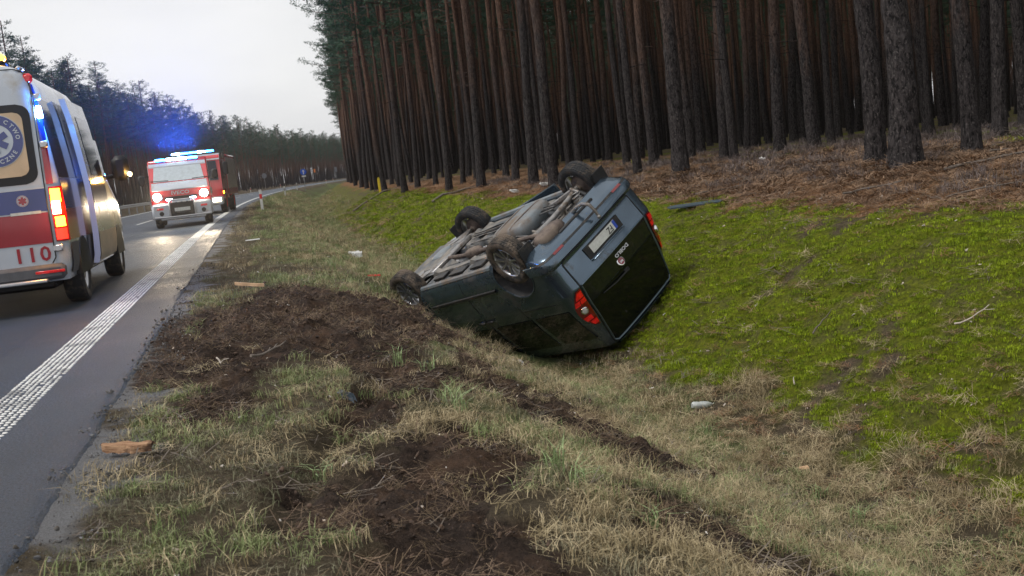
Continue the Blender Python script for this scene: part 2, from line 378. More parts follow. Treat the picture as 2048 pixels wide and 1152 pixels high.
# ------------------------------------------------------------------ scattered ground cover (stuff): clumps instanced on points
def blade(mb, x, y, h, w, ang, lean, curl, mi=0, z0=0.0):
    dx, dy = math.cos(ang), math.sin(ang); px, py = -dy * w / 2, dx * w / 2
    p1 = (x + dx * lean * h * .35, y + dy * lean * h * .35, z0 + h * .55); p2 = (x + dx * (lean + curl) * h, y + dy * (lean + curl) * h, z0 + h * (1 - .35 * curl))
    mb.add([(x - px, y - py, z0 - .01), (x + px, y + py, z0 - .01), (p1[0] + px * .8, p1[1] + py * .8, p1[2]), (p1[0] - px * .8, p1[1] - py * .8, p1[2]), p2], [(0, 1, 2, 3), (3, 2, 4)], mi)
def leafmat(name, c0, c1, c2, trans=.25):
    m, nt, p = nodes(name); oi = nt.nodes.new('ShaderNodeObjectInfo')
    n = noise(nt, 14, 2); a = mixc(nt, oi.outputs['Random'], c0, c1); c = mixc(nt, ramp(nt, n, .45, .7), a, c2)
    nt.links.new(c, p.inputs['Base Color']); p.inputs['Roughness'].default_value = .7; p.inputs['Specular IOR Level'].default_value = .25
    return m
def protos(name, n, fn, mat):
    col = bpy.data.collections.new(name)
    for i in range(n):
        b = MB(); fn(b, random.Random(100 + i)); me = b.mesh(name, mat, ang=0); o = bpy.data.objects.new('%s_%02d' % (name, i), me); col.objects.link(o)
    return col
def scatter(name, col, pts, rotz, tilt, scl, label, cat):
    n = len(pts); me = bpy.data.meshes.new(name); me.vertices.add(n); me.vertices.foreach_set('co', np.asarray(pts, np.float32).ravel())
    r = np.zeros((n, 3), np.float32); r[:, 0] = (rng.rand(n) - .5) * tilt; r[:, 1] = (rng.rand(n) - .5) * tilt; r[:, 2] = rotz
    a = me.attributes.new('rot', 'FLOAT_VECTOR', 'POINT'); a.data.foreach_set('vector', r.ravel())
    a = me.attributes.new('scl', 'FLOAT', 'POINT'); a.data.foreach_set('value', np.asarray(scl, np.float32))
    o = meshobj(name, me); tag(o, label=label, cat=cat, kind='stuff')
    ng = bpy.data.node_groups.new(name, 'GeometryNodeTree'); ng.interface.new_socket('Geometry', in_out='INPUT', socket_type='NodeSocketGeometry'); ng.interface.new_socket('Geometry', in_out='OUTPUT', socket_type='NodeSocketGeometry')
    gi = ng.nodes.new('NodeGroupInput'); go = ng.nodes.new('NodeGroupOutput'); ip = ng.nodes.new('GeometryNodeInstanceOnPoints'); ci = ng.nodes.new('GeometryNodeCollectionInfo')
    ci.inputs['Collection'].default_value = col; ci.inputs['Separate Children'].default_value = True; ci.inputs['Reset Children'].default_value = True
    ar = ng.nodes.new('GeometryNodeInputNamedAttribute'); ar.data_type = 'FLOAT_VECTOR'; ar.inputs[0].default_value = 'rot'
    as_ = ng.nodes.new('GeometryNodeInputNamedAttribute'); as_.data_type = 'FLOAT'; as_.inputs[0].default_value = 'scl'
    ip.inputs['Pick Instance'].default_value = True
    ng.links.new(gi.outputs[0], ip.inputs['Points']); ng.links.new(ci.outputs[0], ip.inputs['Instance']); ng.links.new(ar.outputs[0], ip.inputs['Rotation']); ng.links.new(as_.outputs[0], ip.inputs['Scale']); ng.links.new(ip.outputs[0], go.inputs[0])
    md = o.modifiers.new('scatter', 'NODES'); md.node_group = ng
    return o
def sample(n, y0, y1, t0, t1):
    y = y0 + (y1 - y0) * rng.rand(n); t = t0 + (t1 - t0) * rng.rand(n); return xof(t, y), y, t
def bands(specs, keep, zoff=0.0):
    """specs: (per m2, y0, y1, t0, t1, scale)"""
    P = []; S = []
    for dens, y0, y1, t0, t1, sc in specs:
        n = int(dens * (y1 - y0) * (t1 - t0)); x, y, t = sample(n, y0, y1, t0, t1); inview = np.abs(x) < y * .56 + 1.2
        x, y, t = x[inview], y[inview], t[inview]; k = rng.rand(len(x)) < keep(x, y, t, masks(x, y)); x, y = x[k], y[k]
        P.append(np.stack([x, y, gz(x, y) + zoff], 1)); S.append(sc * (.65 + .7 * rng.rand(len(x))))
    P = np.concatenate(P); S = np.concatenate(S)
    Q = (P - np.array([.4108, 12.8614, .5053])) @ np.array(((-.5381, .665, .5178), (.8215, .5513, .1458), (-.1885, .5038, -.843)))      # nothing grows inside the car
    k = ~((np.abs(Q[:, 1]) < .92) & (Q[:, 0] > -.74) & (Q[:, 0] < 3.65) & (Q[:, 2] > .1) & (Q[:, 2] < 1.84))
    return P[k], S[k]
def grass_clump(hmin, hmax, n, rad, w, lean):
    def f(b, r):
        for i in range(n):
            a = r.uniform(0, 6.283); q = rad * math.sqrt(r.random()); blade(b, q * math.cos(a), q * math.sin(a), r.uniform(hmin, hmax), w * r.uniform(.7, 1.3), r.uniform(0, 6.283), r.uniform(.1, lean), r.uniform(.1, .9))
    return f
M_dry = leafmat('dry grass', (.29, .23, .125), (.62, .51, .32), (.19, .145, .07))
M_green = leafmat('green grass', (.11, .16, .05), (.30, .35, .15), (.40, .38, .21))
M_pale = leafmat('grey green grass', (.09, .105, .05), (.32, .30, .20), (.15, .115, .07))
M_moss = leafmat('moss', (.125, .19, .006), (.38, .48, .018), (.06, .075, .008))
M_need = leafmat('pine litter', (.13, .06, .03), (.36, .19, .09), (.42, .30, .2))
M_twig = leafmat('twigs', (.09, .07, .055), (.24, .20, .165), (.16, .13, .1))
M_heath = leafmat('dead heather', (.10, .08, .075), (.22, .18, .17), (.15, .11, .09))
M_clod = leafmat('soil clods', (.018, .013, .011), (.095, .066, .052), (.12, .076, .05))
M_chip = leafmat('pale chips', (.55, .45, .36), (.62, .6, .56), (.42, .2, .11))
pd = protos('dry_clump', 8, grass_clump(.015, .06, 36, .085, .0025, 1.8), M_dry)
pl = protos('long_clump', 6, grass_clump(.05, .13, 44, .10, .0027, 2.2), M_dry)
pg = protos('green_clump', 6, grass_clump(.018, .06, 32, .065, .0028, 1.0), M_green)
pp = protos('pale_clump', 6, grass_clump(.01, .038, 34, .085, .0024, 1.6), M_pale)
pt = protos('tall_tuft', 5, grass_clump(.10, .21, 16, .03, .0075, .7), M_green)
pmoss = protos('moss_cushion', 8, grass_clump(.005, .019, 44, .06, .0036, 1.5), M_moss)
def litter(n, rad, l0, l1, w, zmax):
    def f(b, r):
        for i in range(n):
            a = r.uniform(0, 6.283); q = rad * math.sqrt(r.random()); x, y = q * math.cos(a), q * math.sin(a); t = r.uniform(0, 6.283); L = r.uniform(l0, l1); z = r.uniform(.003, zmax); dz = r.uniform(-.6, .6) * zmax
            dx, dy = math.cos(t) * L / 2, math.sin(t) * L / 2; px, py = -math.sin(t) * w / 2, math.cos(t) * w / 2
            b.add([(x - dx - px, y - dy - py, z - dz), (x - dx + px, y - dy + py, z - dz), (x + dx + px, y + dy + py, z + dz + w * .6), (x + dx - px, y + dy - py, z + dz + w * .6)], [(0, 1, 2, 3)])
    return f
pn = protos('needle_patch', 6, litter(40, .10, .035, .09, .0024, .018), M_need)
ptw = protos('twig_patch', 6, litter(7, .10, .06, .20, .0055, .025), M_twig)
pdg = protos('dead_straw', 6, litter(26, .09, .05, .13, .0022, .030), M_dry)
proot = protos('root_patch', 6, litter(30, .10, .03, .11, .0017, .03), leafmat('root fibres', (.07, .045, .032), (.26, .18, .12), (.14, .10, .05)))
plit = protos('litter_patch', 6, litter(16, .13, .04, .16, .007, .03), leafmat('grey litter', (.13, .075, .045), (.42, .28, .18), (.06, .042, .032)))
ph = protos('heather', 5, grass_clump(.05, .16, 30, .08, .006, .9), M_heath)
def clods(b, r):
    bm = bmesh.new(); bmesh.ops.create_icosphere(bm, subdivisions=2, radius=1); vs0 = [v.co.copy() for v in bm.verts]; fs0 = [tuple(v.index for v in f.verts) for f in bm.faces]; bm.free()
    for i in range(13):
        a = r.uniform(0, 6.283); q = .09 * math.sqrt(r.random()); s = r.uniform(.002, .007) if i else r.uniform(.006, .012); c = Vector((q * math.cos(a), q * math.sin(a), s * .3))
        if i:
            vs = [c + Vector(v) * s * r.uniform(.6, 1.3) for v in ((1, 0, 0), (-1, 0, 0), (0, 1, 0), (0, -1, 0), (0, 0, 1), (0, 0, -1))]
            b.add(vs, [(0, 2, 4), (2, 1, 4), (1, 3, 4), (3, 0, 4), (2, 0, 5), (1, 2, 5), (3, 1, 5), (0, 3, 5)])
        else:
            ph = [r.uniform(0, 6.28) for _ in range(3)]
            vs = [c + Vector((v.x * 1.15, v.y, v.z * .75)) * s * (1 + .22 * math.sin(3 * v.x + ph[0]) + .18 * math.sin(4 * v.y + ph[1]) + .15 * math.sin(5 * v.z + ph[2]) + r.uniform(-.09, .09)) for v in vs0]; b.add(vs, fs0)
pc = protos('clod', 6, clods, M_clod)
pgrav = protos('gravel', 6, clods, leafmat('grey grit', (.05, .052, .056), (.24, .24, .25), (.10, .085, .07)))
def chips(b, r):
    w, l, hh = r.uniform(.006, .014), r.uniform(.012, .03), .004
    b.box((0, 0, .006), (l, w, hh), rot=(r.uniform(-.5, .5), r.uniform(-.5, .5), 0))
pch = protos('chip', 6, chips, M_chip)
U = lambda n: rng.rand(n) * 6.283
gm = lambda x, y, f, s: fbm(x * f, y * f, s)
P, S = bands([(230, 2.2, 6.5, .12, 5.3, 1), (130, 6.5, 12, .12, 5.3, 1.1), (50, 12, 24, .3, 5.3, 1.4), (14, 24, 55, .3, 5.5, 2.2), (3, 55, 130, .3, 6.5, 3.5)],
             lambda x, y, t, m: ((1 - m['soil']) ** 2 + .07) * (1 - .8 * m['moss']) * np.clip(sstep(.44, .56, .5 * gm(x, y, 1.7, 90) + .5 * gm(x, y, 5.5, 190)) * sstep(.9, 2.2, t) + .10, 0, 1))
scatter('dry_grass', pd, P, U(len(P)), .5, S, 'short dry tan grass on the verge and ditch slope', 'grass')
P, S = bands([(55, 2.2, 9, 3.0, 5.6, .85), (24, 9, 22, 3.2, 5.4, 1.1), (8, 22, 45, 3.4, 5.3, 1.6)], lambda x, y, t, m: (1 - m['soil']) ** 2 * (1 - m['moss']) * sstep(.42, .6, gm(x, y, 1.2, 91)) * .8)
scatter('long_dry_grass', pl, P, U(len(P)), 1.1, S, 'long matted straw-coloured grass lying in the ditch', 'grass')
P, S = bands([(150, 2.2, 6.5, .2, 5.2, 1), (80, 6.5, 12, .2, 5.2, 1.1), (40, 12, 24, .8, 5.4, 1.5), (14, 24, 60, .8, 5.6, 2.4), (3, 60, 140, .5, 6.5, 4)],
             lambda x, y, t, m: (1 - m['soil']) ** 2 * (1 - .7 * m['moss']) * np.clip(sstep(.44, .62, gm(x, y, .9, 92)) * np.where(y > 12, 1, .75) + .5 * sstep(3.2, 4, t) * sstep(5.2, 4.5, t), 0, 1))
scatter('green_grass', pg, P, U(len(P)), .5, S, 'short green grass growing in patches on the verge', 'grass')
P, S = bands([(170, 2.2, 6.5, .1, 4.2, .9), (90, 6.5, 12, .1, 4.2, 1.1), (30, 12, 26, .2, 4, 1.5), (6, 26, 70, .2, 4, 2.6)], lambda x, y, t, m: (1 - m['soil']) ** 2 * (1 - m['sand']) * np.clip(sstep(.45, .58, .5 * gm(x, y, 1.4, 93) + .5 * gm(x, y, 5, 193)) + .08, 0, 1))
scatter('grey_green_grass', pp, P, U(len(P)), .5, S, 'thin grey-green turf beside the asphalt edge', 'grass')
P, S = bands([(420, 3.0, 9, 4.9, 9.2, .95), (240, 9, 16, 4.8, 9, 1.15), (90, 16, 28, 4.8, 9, 1.7), (26, 28, 60, 4.8, 9, 3), (10, 12, 45, 11, 30, 3)], lambda x, y, t, m: m['moss'])
scatter('bank_moss', pmoss, P, U(len(P)), .5, S, 'bright yellow-green moss carpet on the ditch bank', 'moss')
P, S = bands([(110, 3, 9, 4.5, 11, .9), (80, 9, 18, 4.6, 13, 1.2), (28, 18, 32, 5, 16, 1.8), (8, 32, 60, 5, 18, 3)], lambda x, y, t, m: np.clip(m['needles'] + m['duff'] * .8 + .2 * sstep(.45, .6, gm(x, y, 3, 97)) + .05, 0, 1) * (1 - .4 * m['moss']))
scatter('pine_needles', pn, P, U(len(P)), .4, S, 'fallen rust-brown pine needles on the bank and forest floor', 'needles')
P, S = bands([(60, 3, 9, 4.3, 7.2, .9), (34, 9, 16, 4.3, 6.8, 1.1), (16, 2.2, 8, .3, 4.4, .8)], lambda x, y, t, m: (1 - m['soil'] * .6) * (1 - .75 * m['moss']) * np.where((t < 4) & (y < 4.5), 0.15, 1))
scatter('dead_straw', pdg, P, U(len(P)), .5, S, 'dead straw and stalks strewn along the ditch bottom', 'straw')
P, S = bands([(60, 7, 14, 7.6, 13, .9), (40, 14, 24, 7.8, 15, 1.3)], lambda x, y, t, m: np.clip(m['duff'] + .2, 0, 1))
scatter('forest_litter', plit, P, U(len(P)), .7, S, 'grey and tan forest litter on the bank top', 'litter')
P, S = bands([(14, 2.2, 9, .2, 9, .8), (12, 9, 20, 4.6, 14, 1.2), (7, 18, 34, 7.5, 20, 2.2)], lambda x, y, t, m: .6 + .4 * m['duff'])
scatter('fine_twigs', ptw, P, U(len(P)), .4, S, 'small grey twigs scattered over the ground', 'twigs')
P, S = bands([(16, 8, 20, 8.6, 16, 1), (7, 20, 40, 8.8, 24, 1.6)], lambda x, y, t, m: m['duff'] * sstep(.45, .6, gm(x, y, .5, 95)))
scatter('dead_heather', ph, P, U(len(P)), .5, S, 'dead grey heather under the pines', 'heather')
P, S = bands([(150, 2.2, 8, .02, 5, .9), (110, 8, 14, .02, 5.2, 1.2)], lambda x, y, t, m: m['soil'] ** 2)
scatter('soil_clods', pc, P, U(len(P)), 1.5, S, 'crumbled dark brown soil torn up from the verge', 'soil')
P, S = bands([(70, 2.2, 8, .1, 5, .9), (40, 8, 13, .1, 5, 1.2)], lambda x, y, t, m: m['soil'] * .9)
scatter('root_fibres', proot, P, U(len(P)), .9, S, 'torn brown roots and dead grass fibres in the churned soil', 'roots')
P, S = bands([(260, 1.8, 9, -.03, .32, .7), (120, 9, 16, -.03, .4, 1.0)], lambda x, y, t, m: sstep(.35, .05, t) * .8)
scatter('edge_gravel', pgrav, P, U(len(P)), 1.5, S, 'loose grey gravel and grit along the crumbling asphalt edge', 'gravel')
P, S = bands([(5.5, 2.2, 9, .1, 8, .8), (3, 9, 20, .5, 11, 1.3), (.8, 20, 40, 6, 16, 2)], lambda x, y, t, m: np.ones_like(x))
scatter('pale_chips', pch, P, U(len(P)), 1.0, S, 'tiny pale chips of bark, leaves and plastic on the ground', 'chips')
# ------------------------------------------------------------------ pines
def bark_material():
    m, nt, p = nodes('pine bark'); tc = nt.nodes.new('ShaderNodeTexCoord'); sx = nt.nodes.new('ShaderNodeSeparateXYZ'); nt.links.new(tc.outputs['Object'], sx.inputs[0])
    oi = nt.nodes.new('ShaderNodeObjectInfo')
    n1 = noise(nt, 9, 5, .65, sc=(2.6, 2.6, .9), dist=.6); n2 = noise(nt, 3.2, 4, .6, sc=(1.6, 1.6, .5)); n3 = noise(nt, 42, 3, .6, sc=(1, 1, .5))
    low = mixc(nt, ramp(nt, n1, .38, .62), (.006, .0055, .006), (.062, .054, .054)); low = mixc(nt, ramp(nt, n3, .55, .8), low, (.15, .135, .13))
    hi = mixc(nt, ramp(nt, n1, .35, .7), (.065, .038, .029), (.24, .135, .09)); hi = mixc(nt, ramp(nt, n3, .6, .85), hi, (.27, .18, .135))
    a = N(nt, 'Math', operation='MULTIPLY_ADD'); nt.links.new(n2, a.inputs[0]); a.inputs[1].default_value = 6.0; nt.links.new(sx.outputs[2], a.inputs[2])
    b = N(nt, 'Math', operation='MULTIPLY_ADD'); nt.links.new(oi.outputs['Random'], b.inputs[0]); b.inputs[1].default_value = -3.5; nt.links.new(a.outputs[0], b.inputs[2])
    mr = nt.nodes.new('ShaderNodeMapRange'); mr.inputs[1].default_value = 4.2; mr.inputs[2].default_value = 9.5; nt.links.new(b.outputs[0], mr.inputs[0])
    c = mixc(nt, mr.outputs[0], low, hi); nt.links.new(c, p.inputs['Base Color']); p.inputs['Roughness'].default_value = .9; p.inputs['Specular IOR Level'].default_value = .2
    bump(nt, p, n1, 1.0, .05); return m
M_bark = bark_material()
def needle_material(name, c0, c1, c2):
    m, nt, p = nodes(name); oi = nt.nodes.new('ShaderNodeObjectInfo'); n = noise(nt, .9, 3); n2 = noise(nt, 6, 2)
    a = mixc(nt, oi.outputs['Random'], c0, c1); c = mixc(nt, ramp(nt, n, .4, .65), a, c2); c = mixc(nt, ramp(nt, n2, .5, .75), c, tuple(v * 1.5 for v in c1))
    nt.links.new(c, p.inputs['Base Color']); p.inputs['Roughness'].default_value = .6; p.inputs['Specular IOR Level'].default_value = .3; return m
M_needle = needle_material('pine needles', (.022, .060, .036), (.038, .090, .052), (.050, .105, .05))
M_limb = pm('pine limb', (.12, .075, .05), .9, var=.3)
def trunk_mesh(i, H=21.0, r0=.15, sides=10, rows=26, relief=0.0):
    r = random.Random(500 + i); b = MB(); ph = [r.uniform(0, 6.28) for _ in range(4)]; amp = r.uniform(.05, .16)
    zs = [-.25, 0, .06, .14, .3, .55] + list(np.linspace(1.0, 1.0 + (H - 1) * .0, 1)) if rows < 40 else []
    if rows < 40: zs = [-.3, 0, .1, .25, .5] + [1 + (H - 1) * (k / (rows - 6)) for k in range(rows - 5)]
    else: zs = [-.3, -.1] + [8.0 * (k / (rows - 14)) ** 1.15 for k in range(rows - 13)] + [8 + (H - 8) * k / 11 for k in range(1, 12)]
    P = []
    for z in zs:
        zz = max(0, z); rad = r0 * (1 - .72 * (zz / H) ** 1.15) * (1 + .34 * math.exp(-zz / .22) + .10 * math.exp(-zz / 1.1))
        cx = amp * math.sin(zz * .21 + ph[0]) * min(1, zz / 4) + .035 * math.sin(zz * .9 + ph[1]) * min(1, zz); cy = amp * math.sin(zz * .17 + ph[2]) * min(1, zz / 4)
        row = []
        for k in range(sides):
            a = 2 * math.pi * k / sides; q = rad
            q *= 1 + .13 * math.exp(-zz / .18) * math.sin(3 * a + ph[3]) + .02 * math.sin(2 * a + zz)
            if relief:
                rf = relief * max(.25, 1 - zz / 9)
                u = vnoise(a * 3.6 + .5 * math.sin(z * 2), z * 2.6, 7 + i); w = vnoise(a * 9, z * 9, 17 + i)
                q += rf * (abs(float(u) - .5) * 2 * 1.0 - .3 + .5 * (float(w) - .5))
            row.append((cx + q * math.cos(a), cy + q * math.sin(a), z))
        P.append(row)
    b.grid(P, True)
    for k in range(r.randint(6, 14)):                       # dead branch stubs
        z = r.uniform(2.6, 11); a = r.uniform(0, 6.28); L = r.uniform(.12, 1.3); s = amp * math.sin(z * .21 + ph[0])
        rr = r0 * (1 - .72 * (z / H)) * .7
        b.tube([(s + rr * math.cos(a), rr * math.sin(a), z), (s + (rr + L) * math.cos(a), (rr + L) * math.sin(a), z + L * r.uniform(-.2, .35))], [.016, .006], 4)
    return b.mesh('trunk', M_bark, ang=0 if relief == 0 else 60) if not relief else _sm(b)
def _sm(b): me = b.mesh('trunk', M_bark, ang=80); return me
def crown_mesh(i, H=21.0, z0=12.5, spread=2.3, limbs=38, dens=1.0, fat=1.0):
    r = random.Random(900 + i); b = MB(); n = 0
    for k in range(limbs):
        f = (k + r.random()) / limbs; z = z0 + (H - .4 - z0) * f ** .85; a = r.uniform(0, 6.28)
        L = spread * (1.15 - .85 * f) * r.uniform(.55, 1.15) * (1.0 if f > .12 else r.uniform(.5, 1.1)); up = r.uniform(.05, .5) + .45 * f
        p0 = Vector((0, 0, z)); d = Vector((math.cos(a), math.sin(a), 0)); pts = [p0 + d * L * s + Vector((0, 0, 1)) * (up * L * s * s - .12 * L * s) for s in (0, .35, .7, 1)]
        b.tube(pts, [.035, .026, .016, .006], 3, False, 1)
        nc = max(3, int(L * 4.2 * dens))
        for c in range(nc):
            s = r.uniform(.38, 1.05); q = p0 + d * L * s + Vector((0, 0, 1)) * (up * L * s * s - .12 * L * s); sd = Vector((-d.y, d.x, 0)) * r.uniform(-.42, .42) * L * .55; q = q + sd + Vector((0, 0, r.uniform(-.05, .16)))
            for t in range(int(8 * dens)):
                o = q + Vector((r.gauss(0, .15), r.gauss(0, .15), r.gauss(.03, .07))); dirv = Vector((r.gauss(0, 1) + d.x * .6, r.gauss(0, 1) + d.y * .6, abs(r.gauss(.5, .6)))).normalized()
                for u in range(4):
                    dv = (dirv + Vector((r.gauss(0, .55), r.gauss(0, .55), r.gauss(0, .55)))).normalized(); l = r.uniform(.11, .22) * fat; w = dv.orthogonal().normalized() * r.uniform(.012, .024) * fat
                    b.add([o - w, o + w, o + dv * l], [(0, 1, 2)])
    return b.mesh('crown', [M_needle, M_limb], ang=0)
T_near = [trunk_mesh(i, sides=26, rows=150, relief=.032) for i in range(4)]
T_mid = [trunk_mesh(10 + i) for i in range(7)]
C_high = [crown_mesh(i, z0=9.5 + .8 * (i % 3), spread=2.3, limbs=46) for i in range(4)]
C_edge = [crown_mesh(20 + i, z0=7.0 + i * .9, spread=3.1, limbs=62) for i in range(4)]
C_left = [crown_mesh(40 + i, H=21, z0=10.2 + .8 * i, spread=2.6, limbs=56, fat=1.05) for i in range(4)]
def pine(x, y, dia, hs, crown, trunk, label, group, rz, tilt):
    o = empty('pine_tree', (x, y, gz1(x, y) - .03), (tilt[0], tilt[1], rz), label=label, cat='tree', group=group); s = dia / .32
    t = meshobj('trunk', trunk, o); t.scale = (s, s, hs)
    if crown is not None: c = meshobj('crown', crown, o); c.scale = (.8 + .25 * min(s, 1.3),) * 2 + (hs,)
    return o
# trunks one can pick out in the forest beyond the ditch: x, y, diameter
TR = [(-13.03, 93.36, .32), (-10.61, 79.25, .3), (-9.35, 72.44, .3), (-8.06, 64.88, .22), (-7.34, 61.1, .23), (-6.26, 55.94, .29), (-7.27, 69.69, .26), (-5.65, 57.55, .2), (-4.46, 48.02, .31), (-5.9, 68.94, .23), (-3.96, 49.57, .27), (-4.39, 64.66, .31), (-2.98, 47.96, .24), (-1.98, 39.53, .26), (-1.57, 43.57, .22), (-3.31, 76.76, .31), (-.69, 36.77, .32), (-.25, 48.95, .23), (.27, 42.08, .26), (.54, 35.61, .27), (1.02, 32.1, .3), (1.63, 36.79, .2), (1.49, 28.39, .3), (2.96, 43.82, .27), (3.2, 41.29, .28), (4.68, 51.25, .26), (4.32, 34.9, .24), (3.61, 27.12, .21), (9.71, 63.16, .4), (4.19, 23.93, .36), (6.1, 32.85, .3), (7.94, 40.35, .33), (6.22, 28.47, .26), (6.09, 26.72, .22), (14.79, 71.98, .4), (14.75, 62.65, .4), (7.52, 27.61, .32), (12.08, 42.16, .36), (16.77, 57.04, .4), (7.88, 25.73, .3), (21.7, 62.15, .4), (6.39, 17.5, .33), (6.21, 15.81, .42), (24.32, 64.42, .4), (12.41, 29.76, .32), (20.33, 47.1, .38), (17.02, 37.83, .33), (7.91, 17.24, .3), (14.67, 31.08, .31), (11.04, 22.73, .31), (33.14, 65.68, .4), (17.5, 67.19, .37)]
LAB = {(6.21, 15.81): 'thickest rough-barked pine trunk on the right, standing beside another stout trunk', (6.39, 17.5): 'stout scaly pine trunk just left of the thickest trunk', (7.91, 17.24): 'rough upright pine trunk second from the right frame edge',
 (4.19, 23.93): 'leaning reddish grey pine trunk nearest behind the upturned car\'s tail', (1.49, 28.39): 'dark pine trunk rising just left of the car\'s highest wheel', (1.02, 32.1): 'grey flaky pine trunk standing left of the trunk by the car\'s wheel',
 (-.69, 36.77): 'straight pine with pale orange upper bark near the forest middle', (-1.98, 39.53): 'dark pine at the forest front with a bare grey stem', (11.04, 22.73): 'rightmost scaly pine trunk at the forest edge', (3.61, 27.12): 'slim grey pine behind the car\'s raised wheel with orange top',
 (7.88, 25.73): 'grey pine right of the twin trunks behind the white scrap', (7.52, 27.61): 'grey pine trunk left of a similar one above the white scrap', (-4.46, 48.02): 'thick orange-topped pine close behind the yellow marker post', (-13.03, 93.36): 'leftmost pine at the corner of the forest beyond the ditch',
 (6.09, 26.72): 'right one of two close-set thin pine trunks', (6.22, 28.47): 'left one of two close-set thin pine trunks', (-6.26, 55.94): 'pine just left of the yellow marker post', (14.67, 31.08): 'thin grey pine between the thickest trunk and the rightmost ones'}
GR = 'pines of the forest beyond the ditch'; GL = 'pines of the forest across the road'
taken = []
for i, (x, y, d) in enumerate(TR):
    near = y < 33; e = tof(x, y) < 10 and y > 40
    pine(x, y, d, rng.uniform(.92, 1.12), (C_edge if e else C_high)[i % 4], (T_near[i % 4] if near else T_mid[i % 7]), LAB.get((x, y), 'slender bare pine trunk among many in the dark forest beyond the ditch'), GR, rng.uniform(0, 6.28), (rng.normal(0, .012), rng.normal(.0, .014)))
    taken.append((x, y))
def t_edge(y): return np.interp(y, [0, 14, 20, 30, 48, 70, 100, 400], [13.5, 12.5, 13.5, 12.5, 9.5, 9.2, 8.6, 8.2])
def poisson(n, gen, dmin, init=()):
    cell = {}; out = []
    def key(x, y): return (int(x // dmin), int(y // dmin))
    for p in init: cell.setdefault(key(*p), []).append(p)
    for _ in range(n):
        p = gen(); k = key(*p)
        if any((q[0] - p[0]) ** 2 + (q[1] - p[1]) ** 2 < dmin * dmin for i in (-1, 0, 1) for j in (-1, 0, 1) for q in cell.get((k[0] + i, k[1] + j), ())): continue
        cell.setdefault(k, []).append(p); out.append(p)
    return out
def genR():
    y = rng.uniform(-14, 200); return (float(xof(float(t_edge(y)) + 140 * rng.rand() ** 1.1, y)), y)
def genR2():
    y = 200 + 170 * rng.rand(); return (float(xof(8 + 150 * rng.rand(), y)), y)
allR = poisson(12500, genR, 2.2, taken) + poisson(6000, genR2, 2.4)
def in_front(x, y):                              # do not stand before the trunks measured above
    return False
def view(x, y): return abs(x) < y * .51 + .6 and y > 3
allR = [p for p in allR if (p[1] > 26 or tof(*p) > 17 or not view(*p)) and p[1] > 9]
vis = sorted([p for p in allR if view(*p)], key=lambda p: math.hypot(*p)); indR = vis[:130]; setR = set(indR)
restR = [p for p in allR if p not in setR]
for i, (x, y) in enumerate(indR):
    e = tof(x, y) < 11.5 and y > 40
    pine(x, y, rng.uniform(.15, .36), rng.uniform(.88, 1.12), (C_edge if e else C_high)[i % 4], T_mid[i % 7], 'slender bare pine trunk among many in the dark forest beyond the ditch', GR, rng.uniform(0, 6.28), (rng.normal(0, .022), rng.normal(0, .022)))
def genL():
    y = 25 + 600 * rng.rand() ** 1.15; return (float(xof(-17.5 - 70 * rng.rand() ** 1.3, y)), y)
allL = poisson(11000, genL, 2.3)
visL = sorted([p for p in allL if view(*p)], key=lambda p: math.hypot(*p) + 2.2 * (-17.5 - tof(*p))); indL = visL[:115]; setL = set(indL)
restL = [p for p in allL if p not in setL and p[0] > -p[1] * .75]
for i, (x, y) in enumerate(indL):
    pine(x, y, rng.uniform(.2, .34), rng.uniform(.62, .82), C_left[i % 4], T_mid[i % 7], 'pine with orange upper trunk in the forest across the road', GL, rng.uniform(0, 6.28), (rng.normal(0, .018), rng.normal(0, .018)))
def wood(name, pts, crowns, hs0, hs1, label):
    col = bpy.data.collections.new(name)
    for i in range(4):
        me = T_mid[i].copy(); bm = bmesh.new(); bm.from_mesh(me); k = len(bm.faces)
        me.materials.append(M_needle); me.materials.append(M_limb)
        bm.from_mesh(crowns[i]); bm.faces.ensure_lookup_table()
        for f in bm.faces[k:]: f.material_index = f.material_index + 1
        bm.to_mesh(me); bm.free()
        col.objects.link(bpy.data.objects.new('%s_%d' % (name, i), me))
    P = np.array(pts); P = np.c_[P, gz(P[:, 0], P[:, 1], False) - .05]; return scatter(name, col, P, U(len(P)), .05, rng.uniform(hs0, hs1, len(P)), label, 'forest')
wood('far_forest', restR, C_high, .85, 1.1, 'mass of dark pines deep in the forest beyond the ditch')
wood('far_roadside_forest', restL, C_left, .62, .84, 'mass of far pines behind the front rows across the road')
print('TREES', len(indR) + len(TR), len(indL), len(restR), len(restL))
# ------------------------------------------------------------------ overturned van in the ditch (built upright: x forward, y left, z up, origin under rear axle)
CAR_M = Matrix(((-.5381, .665, .5178, .4108), (.8215, .5513, .1458, 12.8614), (-.1885, .5038, -.843, .5053), (0, 0, 0, 1)))
car = empty('overturned_van', label='dark blue-grey passenger van lying upside down in the ditch', cat='van')
car.matrix_world = CAR_M
DUST = (.20, .16, .125)
M_cpaint = pm('van paint', (.088, .128, .172), .20, .75, .6, var=.14, vs=3, dirt=(.12, .11, .10), dirt_amt=.14)
M_cdark = pm('black van plastic', (.012, .012, .013), .55, var=.3, vs=20, dirt=(.09, .075, .06), dirt_amt=.25)
M_cglass = pm('dark van glass', (.004, .005, .006), .06, var=.1, spec=.5)
M_under = pm('dusty underbody', (.08, .085, .09), .45, .4, var=.6, vs=7, dirt=(.32, .29, .25), dirt_amt=.5, bmp=.3, bs=30)
M_under2 = pm('grey tank metal', (.20, .23, .25), .45, .3, var=.15, vs=4, dirt=DUST, dirt_amt=.45)
M_rust = pm('rusty exhaust', (.13, .10, .085), .7, .3, var=.4, vs=14, dirt=(.22, .175, .14), dirt_amt=.5)
